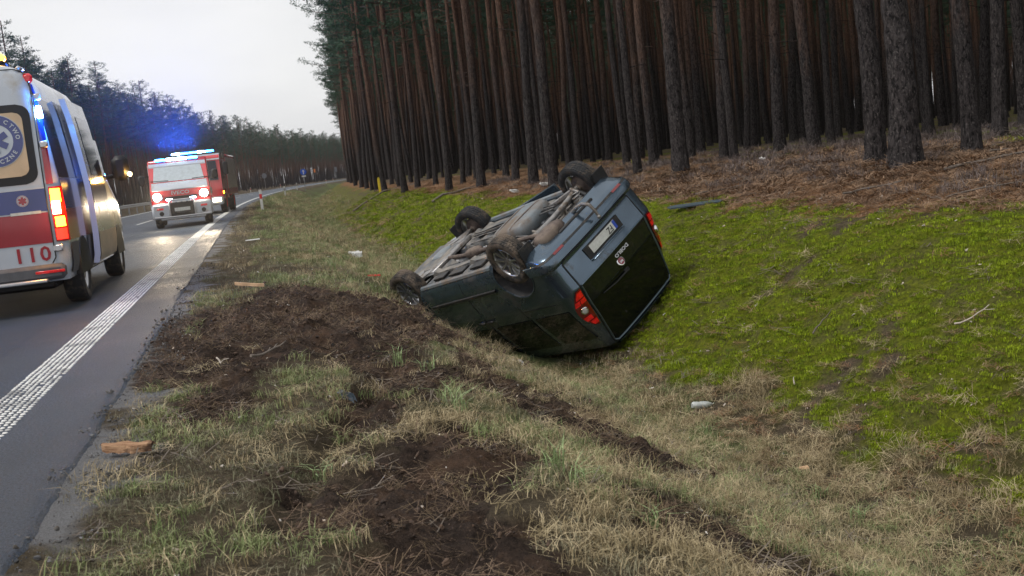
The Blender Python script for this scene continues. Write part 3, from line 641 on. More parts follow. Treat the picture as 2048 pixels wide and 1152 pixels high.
M_steel = pm('worn steel', (.30, .29, .28), .42, .8, var=.25, vs=14, dirt=DUST, dirt_amt=.3)
M_tyre = pm('tyre rubber', (.018, .019, .021), .75, var=.25, vs=20, dirt=(.11, .085, .062), dirt_amt=.35, bmp=.2, bs=50)
M_tyrem = pm('muddy tyre rubber', (.02, .02, .02), .85, var=.3, vs=14, dirt=(.15, .115, .085), dirt_amt=.6, bmp=.4, bs=40)
M_alloy = pm('dirty alloy', (.55, .55, .56), .3, .85, var=.2, vs=10, dirt=(.13, .105, .085), dirt_amt=.28)
M_redl = pm('red lamp glass', (.62, .008, .008), .12, var=.5, vs=16, coat=1, emit=(.9, .01, .01), es=.12)
M_darkred = pm('dark red lamp glass', (.16, .003, .004), .15, var=.3, vs=16, coat=1)
M_clear = pm('clear lamp glass', (.62, .62, .62), .12, var=.15, vs=20, coat=1)
M_chrome = pm('chrome', (.75, .75, .76), .14, 1.0, var=.05)
M_plate = pm('plate white', (.62, .63, .60), .5, var=.14, vs=25)
M_blue = pm('plate blue', (.02, .07, .45), .45, var=.05)
M_black = pm('black print', (.006, .006, .006), .5, var=.1)
M_letter = pm('silver lettering', (.62, .63, .65), .35, .2, var=.05)
M_silverfoil = pm('heat shield foil', (.42, .42, .42), .4, .8, var=.25, vs=9, dirt=(.2, .18, .15), dirt_amt=.4)
M_badge = pm('badge red', (.22, .012, .022), .25, coat=1, var=.1)
ZK = [.24, .30, .36, .40, .45, .50, .53, .70, .875, .91, 1.05, 1.3, 1.5, 1.68, 1.79, 1.85, 1.89]
YK = [.82, .872, .89, .905, .912, .915, .913, .913, .912, .908, .885, .84, .785, .735, .69, .61, .40]
RK = [-.46, -.57, -.70, -.738, -.75, -.748, -.722, -.735, -.757, -.752, -.715, -.668, -.62, -.585, -.562, -.53, -.35]
FZ = [.24, .30, .40, .55, .70, .85, .95, 1.02, 1.08, 1.14, 1.3, 1.5, 1.68, 1.79, 1.85, 1.89]
FK = [3.42, 3.56, 3.62, 3.63, 3.58, 3.5, 3.36, 3.12, 2.9, 2.72, 2.48, 2.2, 1.98, 1.84, 1.6, 1.1]
def Y0(z): return float(np.interp(z, ZK, YK))
def X0(z): return float(np.interp(z, ZK, RK))
def XF(z): return float(np.interp(z, FZ, FK))
def ring_pt(a, z, sg=1, off=0.0):
    """point on the tail: a = distance from the tail's middle round the corner to the flank"""
    def raw(a, z):
        Y = Y0(z); X = X0(z); rc = min(.17, Y * .4); L = Y - rc; q = rc * math.pi / 2
        if a <= L: x, y = X, a
        elif a <= L + q: t = (a - L) / rc; x, y = X + rc * (1 - math.cos(t)), L + rc * math.sin(t)
        else: x, y = X + rc + (a - L - q), Y
        return Vector((x + .035 * (min(y, Y) / Y) ** 2, y, z))
    p = raw(a, z)
    if off:
        e = .004; n = (raw(a + e, z) - raw(max(0, a - e), z)).cross(raw(a, z + e) - raw(a, z - e)).normalized()
        if n.x > 0 and n.y < .2: n = -n
        if n.y < 0 and a > .3: n = -n
        p = p + n * off
    return Vector((p.x, p.y * sg, p.z))
def side_pt(x, z, sg=-1, off=0.0):
    return Vector((x, sg * (Y0(z) + off), z + off * .15))
def body_mesh():
    zl = [.24, .27, .30, .33, .36, .38, .40, .45, .49, .505, .515, .53, .58, .65, .72, .8, .85, .875, .89, .91, .95, 1.0, 1.04, 1.08, 1.12, 1.16, 1.22, 1.3, 1.4, 1.5, 1.58, 1.65, 1.7, 1.75, 1.79, 1.82, 1.85, 1.87, 1.885, 1.89]
    rows = []
    def ring(z, sc=1.0, zz=None):
        Y = Y0(z); X = X0(z); F = XF(z); half = []
        L = Y - min(.17, Y * .4)
        for k in range(9): half.append(ring_pt(L * k / 8, z))
        q = min(.17, Y * .4) * math.pi / 2
        for k in range(1, 8): half.append(ring_pt(L + q * k / 7, z))
        xs = half[-1].x; rf = min(.55, (F - xs) * .4); rfy = min(.5, Y * .7)
        for k in range(1, 30): half.append(Vector((xs + (F - rf - xs) * k / 29, Y, z)))
        for k in range(1, 9): t = math.pi / 2 * k / 8; half.append(Vector((F - rf + rf * math.sin(t), Y - rfy + rfy * math.cos(t), z)))
        for k in range(1, 5): half.append(Vector((F, (Y - rfy) * (1 - k / 4), z)))
        full = half + [Vector((p.x, -p.y, p.z)) for p in half[1:-1]][::-1]
        if sc != 1: full = [Vector((1.4 + (p.x - 1.4) * (1 - (1 - sc) * .45), p.y * sc, p.z)) for p in full]
        if zz is not None: full = [Vector((p.x, p.y, zz)) for p in full]
        return full
    inner = [ring(.24, .90, .46), ring(.24, .91, .25)]
    for r in inner + [ring(z) for z in zl]: rows.append([tuple(p) for p in r])
    b = MB().grid(rows, True); n = len(rows[0]); L = len(rows)
    b.f.append(tuple(range(n))); b.f.append(tuple(range((L - 1) * n, L * n))); b.m += [0, 0]
    return b
body = body_mesh().build('body', [M_cpaint, M_cdark], car, ang=30)
cut = MB()
for wx in (0, 2.755):
    for sg in (-1, 1):
        cut.lathe([(.0, sg * .52), (.385, sg * .52), (.385, sg * 1.2), (0, sg * 1.2)], 48, Matrix.Translation((wx, 0, .335)))
cme = cut.mesh('cut', M_cdark, 30)
for p_ in cme.polygons: p_.material_index = 0
cob = bpy.data.objects.new('cut', cme); COL.objects.link(cob); cob.matrix_world = CAR_M
md = body.modifiers.new('arches', 'BOOLEAN'); md.operation = 'DIFFERENCE'; md.object = cob; md.solver = 'EXACT'
try: md.material_mode = 'TRANSFER'
except Exception: pass
bpy.context.view_layer.update(); dg = bpy.context.evaluated_depsgraph_get()
nm = bpy.data.meshes.new_from_object(body.evaluated_get(dg)); body.modifiers.clear(); body.data = nm
bpy.data.objects.remove(cob, do_unlink=True)
nm.shade_smooth(); nm.set_sharp_from_angle(angle=R(30))
def patch(zs, a0, a1, n, off, sg=1, thick=.0):
    """curved sheet on the tail between a0(z) and a1(z)"""
    P = [[ring_pt(a0(z) + (a1(z) - a0(z)) * k / n, z, sg, off) for k in range(n + 1)] for z in zs]
    return P
def both(zs, hw, n, off):
    return [[ring_pt(abs(u) * hw(z), z, 1 if u >= 0 else -1, off) for u in np.linspace(-1, 1, n)] for z in zs]
# tail: bumper skin, tailgate panels, rear window
bz = [.365, .375, .39, .41, .43, .45, .47, .485, .492]
b = MB().grid([[ring_pt(abs(u), z, 1 if u >= 0 else -1, .012 if .37 < z < .49 else .002) for u in np.linspace(-1.22, 1.22, 61)] for z in bz]); bumper = b.build('rear_bumper', M_cpaint, car, 50)
MB().tube([ring_pt(abs(u), .362, 1 if u >= 0 else -1, -.03) for u in np.linspace(-.98, .98, 41)], .022, 6).build('bumper_lip', M_under, bumper)
b = MB().grid([[ring_pt(abs(u), z, 1 if u >= 0 else -1, .016) for u in np.linspace(-1.0, 1.0, 45)] for z in (.372, .383, .394)]); b.build('bumper_strip', M_cdark, bumper)  # dark strip drawn for the shaded gap between bumper skin and lip
for sg in (-1, 1):
    MB().grid([[ring_pt(a, z, sg, .019) for a in np.linspace(.52, .70, 7)] for z in (.374, .386, .398)]).build('reflector', M_darkred, bumper)
hz = [.51, .53, .58, .65, .72, .8, .85, .87]
gate = MB().grid(both(hz, lambda z: .68, 31, .007)).build('tailgate', M_cpaint, car, 50)
hz2 = [.882, .91, .95, 1.0, 1.05, 1.09, 1.13]
MB().grid(both(hz2, lambda z: .685 - .03 * (z - .88), 31, .006)).build('upper_panel', pm('paint mirroring dark ground', (.008, .010, .012), .1, coat=.5, var=.05), gate, 50)  # body paint coloured near-black to stand for the dark ground it reflects
gz_ = [1.135, 1.25, 1.35, 1.45, 1.55, 1.65, 1.735, 1.755]
win = MB().grid(both(gz_, lambda z: .675 - .085 * (z - 1.14), 31, .007)).build('rear_window', M_cglass, gate, 60)
def on_tail(pts, off): return [ring_pt(abs(a), z, 1 if a >= 0 else -1, off) for a, z in pts]
def lerp_path(pts, n):
    out = []
    for (a, b_) in zip(pts[:-1], pts[1:]):
        for k in range(n): out.append(tuple(a[i] + (b_[i] - a[i]) * k / n for i in range(len(a))))
    out.append(pts[-1]); return out
seam = lerp_path([(-.64, .500), (.64, .500), (.69, .55), (.695, .88), (.69, 1.15), (.64, 1.745), (.6, 1.785), (-.6, 1.785), (-.64, 1.745), (-.69, 1.15), (-.695, .88), (-.69, .55), (-.64, .500)], 10)
MB().tube(on_tail(seam, .004), .0075, 5, False).build('seam', M_black, gate)
rim = lerp_path([(.675, .89), (.672, 1.14), (.628, 1.735), (.58, 1.772), (-.58, 1.772), (-.628, 1.735), (-.672, 1.14), (-.675, .89)], 10)
MB().tube(on_tail(rim, .010), .0105, 6, True).build('window_rim', pm('skylit van edge', (.12, .165, .19), .35, .6, .5, var=.1), gate)  # paler than the body paint: sky reflection on the tailgate edge, put into colour
MB().tube(on_tail(lerp_path([(-.675, .876), (.675, .876)], 24), .012), .010, 6, True).build('crease', M_cpaint, gate)
# roof spoiler over the window
sp = [[(X0(1.79) - .05 + .05 * u * u, u * .60, 1.795), (X0(1.79) - .03 + .05 * u * u, u * .60, 1.82), (X0(1.85) + .06, u * .56, 1.86), (X0(1.85) + .05, u * .56, 1.82), (X0(1.79) - .05 + .05 * u * u, u * .60, 1.795)] for u in np.linspace(-1, 1, 15)]
MB().grid(sp).build('spoiler', M_cpaint, gate, 30)
# number plate in its recess, badge, lettering, wiper
TM = Matrix(((0, 0, -1, 0), (-1, 0, 0, 0), (0, 1, 0, 0), (0, 0, 0, 1)))            # text plane facing backwards
def rear_text(txt, size, y, z, off, mat, name, parent, sx=1, bold=0.0, tilt=0.0, depth=.003):
    me = text_mesh(txt, size, mat, depth, name, bold, sx); p = ring_pt(abs(y), z, 1 if y >= 0 else -1, off); me.transform(Matrix.Translation(p) @ Matrix.Rotation(tilt, 4, 'Y') @ TM); return meshobj(name, me, parent)
MB().box((X0(.67) - .012, 0, .675), (.008, .70, .165), bev=.003).build('plate_recess', M_cdark, gate)
pl_ = MB().box((X0(.67) - .024, 0, .665), (.006, .52, .112), bev=.002).build('number_plate', M_plate, gate)
MB().box((X0(.67) - .029, .238, .665), (.003, .042, .108)).build('plate_band', M_blue, pl_)
me = text_mesh('FZ', .115, M_black, .0015, 'plate_letters', .001, .8); me.transform(Matrix.Translation((X0(.67) - .0285, .135, .665)) @ TM); meshobj('plate_letters', me, pl_)
MB().box((X0(.77) - .03, 0, .775), (.035, .66, .022), bev=.008).build('handle_bar', M_cpaint, gate)
rear_text('DOBLO', .062, .09, .955, .012, M_letter, 'lettering', gate, 1.25, .0012, R(-9))
bp = ring_pt(.0, 1.05, 1, .012); BM = Matrix.Translation(bp) @ Matrix.Rotation(R(-14), 4, 'Y') @ Matrix.Rotation(R(90), 4, 'Z')
badge = MB().lathe([(0, .014), (.052, .014), (.060, .010), (.064, 0), (.064, -.01)], 28, BM).build('badge', M_chrome, gate)
MB().lathe([(0, .0165), (.046, .0165), (.047, .012)], 24, BM).build('badge_disc', M_badge, badge)
me = text_mesh('FIAT', .034, M_chrome, .001, 'badge_letters', .0006, .8); me.transform(Matrix.Translation(bp + Vector((-.0185, 0, .0))) @ Matrix.Rotation(R(-14), 4, 'Y') @ TM); meshobj('badge_letters', me, badge)
w0 = ring_pt(.0, 1.20, 1, .03); w1 = ring_pt(.46, 1.165, -1, .022)
MB().tube([w0, w0.lerp(w1, .5) + Vector((-.012, 0, .01)), w1], [.014, .009, .006], 6).box(tuple(ring_pt(.02, 1.198, 1, .012)), (.03, .09, .06), bev=.012).build('wiper', M_black, gate)
# tail lamps: a tall crescent round each corner, with cells and a round reversing lamp
def lamp(sg):
    zs = np.linspace(.885, 1.42, 22)
    def a0(z): return .722 - .05 * (z - .88)
    def a1(z): f = (z - .885) / .535; return a0(z) + .02 + .155 * math.sin(math.pi * min(1, f * .93 + .07)) ** .7
    rt = MB().grid(patch(zs, a0, a1, 8, .012, sg)).build('tail_lamp', M_darkred, car, 60)
    for (za, zb, fa, fb) in ((.905, .985, .1, .85), (1.0, 1.06, .06, .48), (1.0, 1.065, .54, .94), (1.235, 1.30, .3, .92), (1.315, 1.385, .1, .80)):
        P = [[ring_pt(a0(z) + (a1(z) - a0(z)) * f, z, sg, .019) for f in np.linspace(fa, fb, 5)] for z in np.linspace(za, zb, 5)]
        MB().grid(P).build('lamp_cell', M_redl, rt, 60)
    c = ring_pt(a0(1.15) + .085, 1.15, sg, .014); n = (ring_pt(a0(1.15) + .085, 1.15, sg, .1) - c).normalized(); Q = Matrix.Translation(c) @ n.to_track_quat('Y', 'Z').to_matrix().to_4x4()
    MB().lathe([(0, .022), (.030, .019), (.036, .012)], 20, Q).build('reversing_lamp', M_clear, rt)
    MB().lathe([(.034, .016), (.044, .018), (.050, .010), (.050, -.01)], 20, Q).build('lamp_bezel', M_chrome, rt)
lamp(-1); lamp(1)
# flanks: sills, rub strips, door seams, windows, handles, arch lips
for sg in (-1, 1):
    MB().tube([side_pt(x, .262, sg, -.03) for x in np.linspace(.43, 2.33, 14)], .042, 8).build('sill', M_under2, car)
    b = MB(); zz = (.505, .512, .548, .556); b.grid([[side_pt(x, z, sg, o) for z, o in zip(zz, (.002, .022, .022, .002))] for x in np.linspace(.52, 2.22, 18)]); st = b.build('rub_strip', M_cdark, car, 20)
    for (xa, za, xb, zb) in ((1.27, .3, 1.27, 1.6), (2.33, .35, 2.33, 1.05), (.36, .82, .36, 1.6), (.36, .93, -.40, .93)):
        MB().tube([side_pt(xa + (xb - xa) * k / 10, za + (zb - za) * k / 10, sg, .001) for k in range(11)], .0055, 5, False).build('door_seam', M_black, car)
    for xa, xb, zt in ((-.48, .26, 1.60), (.34, 1.20, 1.62), (1.30, 2.20, 1.62)):
        rows = []
        for z in np.linspace(1.08, zt, 8):
            f = (z - 1.08) / (zt - 1.08); rows.append([side_pt(x, z, sg, .006) for x in np.linspace(xa + (.02 * f if xa < 1.2 else 0), xb - (.42 * f if xb > 2 else .02 * f), 9)])
        MB().grid(rows).build('side_window', M_cglass, car, 60)
    for hx in (1.17, 1.38): MB().box(tuple(side_pt(hx, .955, sg, .018)), (.15, .035, .035), bev=.014).build('door_handle', M_cdark, car)
    for wx in (0, 2.755):
        pts = [(wx + .388 * math.cos(t), sg * (Y0(max(.26, .335 + .388 * math.sin(t))) + .002), .335 + .388 * math.sin(t)) for t in np.linspace(-.1, math.pi + .1, 26)]
        MB().tube(pts, .011, 6).build('arch_lip', M_cpaint, car)
    MB().tube([side_pt(x, .70 + .015 * math.sin(x), sg, .0) for x in np.linspace(-.5, -.40, 4)], .006, 5).build('body_crease', M_cpaint, car)
    MB().box(tuple(side_pt(2.05, 1.12, sg, .13)), (.12, .22, .17), bev=.05, rot=(0, 0, sg * .2)).build('door_mirror', M_cdark, car)
# windscreen and front
MB().grid([[(XF(z) + .01 - .06 * (u ** 2), u * (Y0(z) - .12), z + .006) for u in np.linspace(-1, 1, 11)] for z in (1.17, 1.3, 1.45, 1.6, 1.72)]).build('windscreen', M_cglass, car, 60)
for sg in (-1, 1): MB().box((3.36, sg * .62, .80), (.22, .26, .20), bev=.06, rot=(0, -.2, sg * -.5)).build('headlamp', M_clear, car)
MB().box((3.60, 0, .45), (.08, 1.1, .16), bev=.03).build('front_grille', M_cdark, car)
# open far-side door
dm = Matrix.Translation((2.28, .90, 0)) @ Matrix.Rotation(R(52), 4, 'Z')
b = MB(); b.prism([(0, .32), (-1.0, .32), (-1.03, .6), (-1.02, 1.06), (-.95, 1.62), (-.45, 1.62), (-.02, 1.10)], -.045, .035, 'y', 0, Matrix.Translation((2.28, .90, 0)) @ Matrix.Rotation(R(-34), 4, 'Z'))
door = b.build('open_door', M_cpaint, car, 30); door['label'] = 'front door on the far side hanging open'
MB().prism([(-.10, 1.12), (-.94, 1.12), (-.90, 1.56), (-.46, 1.56)], -.05, .04, 'y', 0, Matrix.Translation((2.28, .90, 0)) @ Matrix.Rotation(R(-34), 4, 'Z')).build('door_window', M_cglass, door)
# wheels
def wheel(x, y, sg, mt, z=.235, steer=0.0, camber=0.0):
    w = empty('wheel', (x, y, z), (camber, 0, steer)); w.parent = car
    tr = [(.205, -.085), (.225, -.098), (.27, -.103), (.300, -.097), (.314, -.082), (.3165, -.05), (.3165, .05), (.314, .082), (.300, .097), (.27, .103), (.225, .098), (.205, .085)]
    ty = MB().lathe(tr, 56).build('tyre', mt, w, 40)
    b = MB()
    for k in range(54):
        a = 2 * math.pi * k / 54
        for j, yy in enumerate((-.075, -.04, 0, .04, .075)):
            T = Matrix.Rotation(a + (.06 if j % 2 else 0) + .02 * j, 4, 'Y') @ Matrix.Translation((.318 - (.004 if abs(yy) > .06 else 0), yy, 0)) @ Matrix.Rotation(R(18 if yy > 0 else -18), 4, 'X')
            b.box((0, 0, 0), (.010, .029, .027), T)
    b.build('tread', mt, w, 0)
    b = MB(); b.lathe([(.212, -.09), (.218, -.08), (.20, -.07), (.195, 0), (.20, .06), (.206, .075), (.218, .085), (.212, .092)], 40, Matrix.Rotation(0 if sg > 0 else math.pi, 4, 'Z'))
    Q = Matrix.Rotation(0 if sg > 0 else math.pi, 4, 'Z')
    b.lathe([(0, .062), (.03, .064), (.052, .058), (.062, .045), (.062, .0)], 24, Q)
    for k in range(9):
        for d in (-.105, .105):
            T = Q @ Matrix.Rotation(2 * math.pi * k / 9 + d, 4, 'Y') @ Matrix.Rotation(-d * .9, 4, 'Y')
            b.add([(.045, .058, -.010), (.045, .058, .010), (.205, .076, .011), (.205, .076, -.011), (.045, .03, -.012), (.045, .03, .012), (.205, .045, .014), (.205, .045, -.014)], [(0, 1, 2, 3), (0, 3, 7, 4), (1, 5, 6, 2), (3, 2, 6, 7), (0, 4, 5, 1)], 0, T)
    b.build('rim', M_alloy, w, 35)
    MB().lathe([(0, .01), (.15, .01), (.16, 0), (.15, -.03), (.05, -.06), (.05, -.10), (0, -.10)], 28, Q).build('brake_disc', M_rust, w)
    return w
wheel(0, -.765, -1, M_tyrem, steer=R(0)); wheel(0, .765, 1, M_tyre); wheel(2.755, -.76, -1, M_tyrem, steer=R(-6)); wheel(2.755, .755, 1, M_tyre, steer=R(-8))
# floor pan with ribs and tunnel
xs = np.linspace(-.52, 3.30, 118); yl = np.linspace(-.735, .735, 66)
def floor_z(x, y):
    z = .275 + .07 * float(sstep(.15, .10, abs(y))) * float(sstep(.7, 1.0, x)) + .13 * float(sstep(.62, .42, x)) - .05 * float(sstep(-.42, -.52, x))
    z -= .055 * float(sstep(.062, .050, abs(abs(y) - .46)))                        # chassis rails
    z -= .022 * float(sstep(.25, .5, math.sin(x * 14 + (1 if y > 0 else 0)) * .5 + .5)) * float(sstep(.36, .33, abs(abs(y) - .28) + .22)) * (.6 < x < 2.3)
    z -= .03 * float(sstep(.05, .03, abs(x - 1.25))) + .03 * float(sstep(.06, .03, abs(x - 2.3)))
    z += .012 * float(fbm(x * 6, y * 6, 12) - .5)
    return z
b = MB(); P = [[(x, y, floor_z(x, y)) for y in yl] for x in xs]; n = len(yl)
vs = [p for r in P for p in r]; fs = []
for i in range(len(xs) - 1):
    for j in range(n - 1):
        cx, cy = (xs[i] + xs[i + 1]) / 2, (yl[j] + yl[j + 1]) / 2
        if abs(cy) > .50 and min(abs(cx), abs(cx - 2.755)) < .385: continue
        fs.append((i * n + j, i * n + j + 1, (i + 1) * n + j + 1, (i + 1) * n + j))
b.add(vs, fs); pan = b.build('floor_pan', M_under, car, 24)
MB().grid([[(x, -.24 + .13 * u, .235 + .05 * (1 - u * u) + .006 * math.sin(x * 90)) for u in np.linspace(-1, 1, 9)] for x in np.linspace(.95, 2.2, 120)]).build('heat_shield', M_silverfoil, car, 60)
for k in range(16):
    x, y = rng.uniform(.6, 2.2), rng.choice([-.62, -.34, .33, .62]) + rng.uniform(-.05, .05); MB().lathe([(0, -.006), (.028, -.006), (.034, .004)], 12, Matrix.Translation((x, y, floor_z(x, y) - .002)) @ Matrix.Rotation(R(90), 4, 'X')).build('drain_plug', M_black, pan)
for k in range(4): MB().tube([(2.3 - .3 * q, .30 + .035 * k + .02 * math.sin(q * 2 + k), .232 - .006 * k) for q in range(8)], .007, 5).build('underbody_cable', M_black if k % 2 else M_steel, car)
def capsule(mb, c, sz, M=None, k=.35, nu=14, nv=9):
    rows = []
    for i in range(nv):
        p = -math.pi / 2 + math.pi * i / (nv - 1); row = []
        for j in range(nu):
            t = 2 * math.pi * j / nu
            f = lambda v, e: math.copysign(abs(v) ** e, v)
            row.append((c[0] + sz[0] / 2 * f(math.cos(p), k) * f(math.cos(t), k), c[1] + sz[1] / 2 * f(math.cos(p), k) * f(math.sin(t), k), c[2] + sz[2] / 2 * f(math.sin(p), k)))
        rows.append(row)
    return mb.grid(rows, True, 0, M)
tank = capsule(MB(), (.86, .24, .25), (.74, .72, .24)).build('fuel_tank', M_under2, car, 60)
for sx_ in (.70, 1.05): MB().tube([(sx_, y, .25 - .123 * math.cos((y - .24) / .40 * 1.2) ** .25 if abs(y - .24) < .37 else .26) for y in np.linspace(-.13, .61, 15)], .012, 5).build('tank_strap', M_rust, tank)
capsule(MB(), (-.40, -.36, .265), (.30, .46, .19), k=.6).build('muffler', M_rust, car, 60)
MB().tube([(2.75, -.05, .24), (2.35, -.1, .235), (1.9, -.20, .225), (1.3, -.24, .22), (.8, -.27, .225), (.42, -.33, .24), (.1, -.45, .17), (-.2, -.42, .2), (-.3, -.36, .25)], .030, 9).build('exhaust_pipe', M_rust, car)
capsule(MB(), (1.55, -.22, .215), (.42, .15, .13), k=.7).build('catalyst', M_rust, car, 60)
MB().tube([(0, y, .215 + .05 * (1 - (y / .68) ** 2) * 1) for y in np.linspace(-.68, .68, 13)], .036, 10).build('rear_axle', M_steel, car)
for sg in (-1, 1):
    MB().tube([(.05, sg * .62, .22), (.35, sg * .55, .26), (.62, sg * .48, .28)], [.045, .04, .035], 8).build('trailing_arm', M_steel, car)
    pts = [(-.13 + .065 * math.cos(t), sg * .50 + .065 * math.sin(t), .22 + .19 * t / (2 * math.pi * 5)) for t in np.linspace(0, 2 * math.pi * 5, 100)]
    MB().tube(pts, .009, 6).build('coil_spring', M_steel, car)
    sh = MB().tube([(.02, sg * .60, .175), (-.16, sg * .56, .255)], .026, 10).build('shock_absorber', M_steel, car)
    MB().tube([(-.14, sg * .565, .245), (-.42, sg * .50, .37)], .034, 10).build('shock_sleeve', M_cdark, sh)
    MB().prism([(-.30, .42), (-.37, .32), (-.41, .12), (-.425, .12), (-.39, .33), (-.32, .43)], sg * .66, sg * .88, 'y').build('mud_flap', M_cdark, car, 20)
    # front suspension: lower arm, steering rod, drive shaft
    b = MB().prism([(2.72, .66), (2.82, .66), (3.02, .34), (2.95, .28), (2.78, .42), (2.60, .26), (2.52, .32)], .20, .235, 'z', 0, Matrix.Diagonal((1, sg, 1, 1))); b.build('lower_arm', M_steel, car, 30)
    MB().tube([(2.80, sg * .66, .25), (2.80, sg * .2, .27)], .024, 8).build('drive_shaft', M_steel, car)
    MB().tube([(2.56, sg * .66, .27), (2.56, sg * .25, .28)], .014, 6).build('steering_rod', M_steel, car)
    MB().prism([(3.12, .40), (3.17, .30), (3.20, .08), (3.215, .08), (3.19, .31), (3.14, .41)], sg * .62, sg * .88, 'y').build('arch_liner', M_cdark, car, 20)
b = MB().box((2.55, 0, .235), (.16, .9, .06), bev=.015).box((2.9, .36, .235), (.75, .10, .05), bev=.015).box((2.9, -.36, .235), (.75, .10, .05), bev=.015).box((3.15, 0, .24), (.12, .8, .06), bev=.015); b.build('subframe', M_steel, car)
b = MB().prism([(2.62, -.30), (3.40, -.42), (3.40, .42), (2.62, .30)], .205, .222, 'z'); b.build('splash_shield', M_under, car)
capsule(MB(), (2.95, .12, .25), (.34, .36, .16), k=.6).build('gearbox_sump', M_under2, car, 60)
for (x, y, sx_, sy_) in ((2.05, -.58, .28, .16), (1.55, -.60, .4, .14), (1.0, -.60, .3, .14), (1.9, .42, .5, .2), (2.0, -.40, .35, .12)): MB().box((x, y, .247), (sx_, sy_, .03), bev=.005).build('underbody_shield', M_cdark, car)
MB().tube([(2.2, .18, .245), (1.4, .15, .245), (.6, -.12, .25), (.3, -.1, .33)], .009, 5).tube([(2.2, .21, .245), (1.4, .18, .245), (.6, -.09, .25)], .006, 5).build('brake_line', M_steel, car)
for k in range(22):
    x, y = rng.uniform(-.42, .45), rng.uniform(-.52, .52); L = rng.uniform(.08, .25); a = rng.uniform(0, 3.14)
    MB().box((x, y, rng.uniform(.30, .37)), (L, rng.uniform(.03, .09), rng.uniform(.03, .07)), rot=(0, rng.uniform(-.2, .2), a), bev=.012).build('axle_bracket', M_under, car)
MB().tube([(-.35, .05, .30), (-.60, .05, .22), (-.74, .05, .20), (-.84, .05, .24), (-.86, .05, .34), (-.855, .05, .40)], [.028, .026, .024, .022, .02, .018], 9).build('tow_hook', M_steel, car)
capsule(MB(), (-.855, .05, .425), (.052, .052, .052), k=1).build('tow_ball', M_steel, car, 60)
MB().box((-.55, 0, .30), (.05, .7, .05), bev=.015).build('tow_beam', M_cdark, car)
# broken window glass hanging from the near-side window line
b = MB()
for k in range(70):
    x = rng.uniform(1.3, 1.95); z = rng.uniform(1.44, 1.70); c = side_pt(x, z, -1, .02 + rng.rand() * .05); s = rng.uniform(.012, .035)
    v = [c + Vector((rng.normal(0, s), rng.normal(0, s), rng.normal(0, s))) for _ in range(3)]; b.add(v, [(0, 1, 2)])
sg_ = b.build('shattered_glass', pm('crazed glass', (.07, .25, .21), .15, var=.5, vs=30, coat=1), car, 0); sg_['kind'] = 'stuff'
# ------------------------------------------------------------------ emergency vehicles on the road
def glow(name, col, s): return pm(name, col, .3, emit=col, es=s, var=.02)
M_wpaint = pm('white vehicle paint', (.48, .52, .58), .25, coat=.8, var=.05, vs=3, dirt=(.4, .38, .36), dirt_amt=.15)
M_rpaint = pm('red vehicle paint', (.30, .008, .018), .22, coat=1, var=.12, vs=3)
M_fire = pm('fire engine red', (.62, .02, .03), .25, coat=1, var=.12, vs=3)
M_bpaint = pm('blue wrap', (.014, .028, .18), .22, coat=1, var=.12, vs=3)
M_grey = pm('grey bumper plastic', (.10, .10, .11), .55, var=.2, vs=12)
M_silver = pm('brushed silver', (.55, .55, .57), .35, .8, var=.12)
M_vglass = pm('vehicle glass', (.012, .016, .03), .05, var=.1)
M_frost = pm('frosted window', (.62, .46, .30), .6, var=.18, vs=2.5)
M_cream = pm('cream step panel', (.45, .36, .27), .5, var=.15, vs=6)  # plain cream tone for the step and lower door panels
M_bluel = glow('lit blue beacon', (.03, .25, 1.0), 26.0); M_bluew = glow('blue strobe core', (.45, .75, 1.0), 40.0)
M_amber = glow('lit amber lamp', (1.0, .38, .02), 14.0); M_amberw = glow('amber lamp core', (1.0, .82, .45), 22.0); M_redlit = glow('lit red lamp', (1.0, .03, .015), 2.2)
M_white = glow('headlamp core', (1.0, .86, .62), 60.0)
def point_light(name, parent, loc, col, power, size=.05, spot=None):
    d = bpy.data.lights.new(name, 'SPOT' if spot else 'POINT'); d.energy = power; d.color = col; d.shadow_soft_size = size
    if spot: d.spot_size = R(spot[0]); d.spot_blend = .6
    o = bpy.data.objects.new(name, d); COL.objects.link(o); o.parent = parent; o.location = loc
    if spot: o.rotation_euler = Vector(spot[1]).to_track_quat('-Z', 'Y').to_euler()
    return o
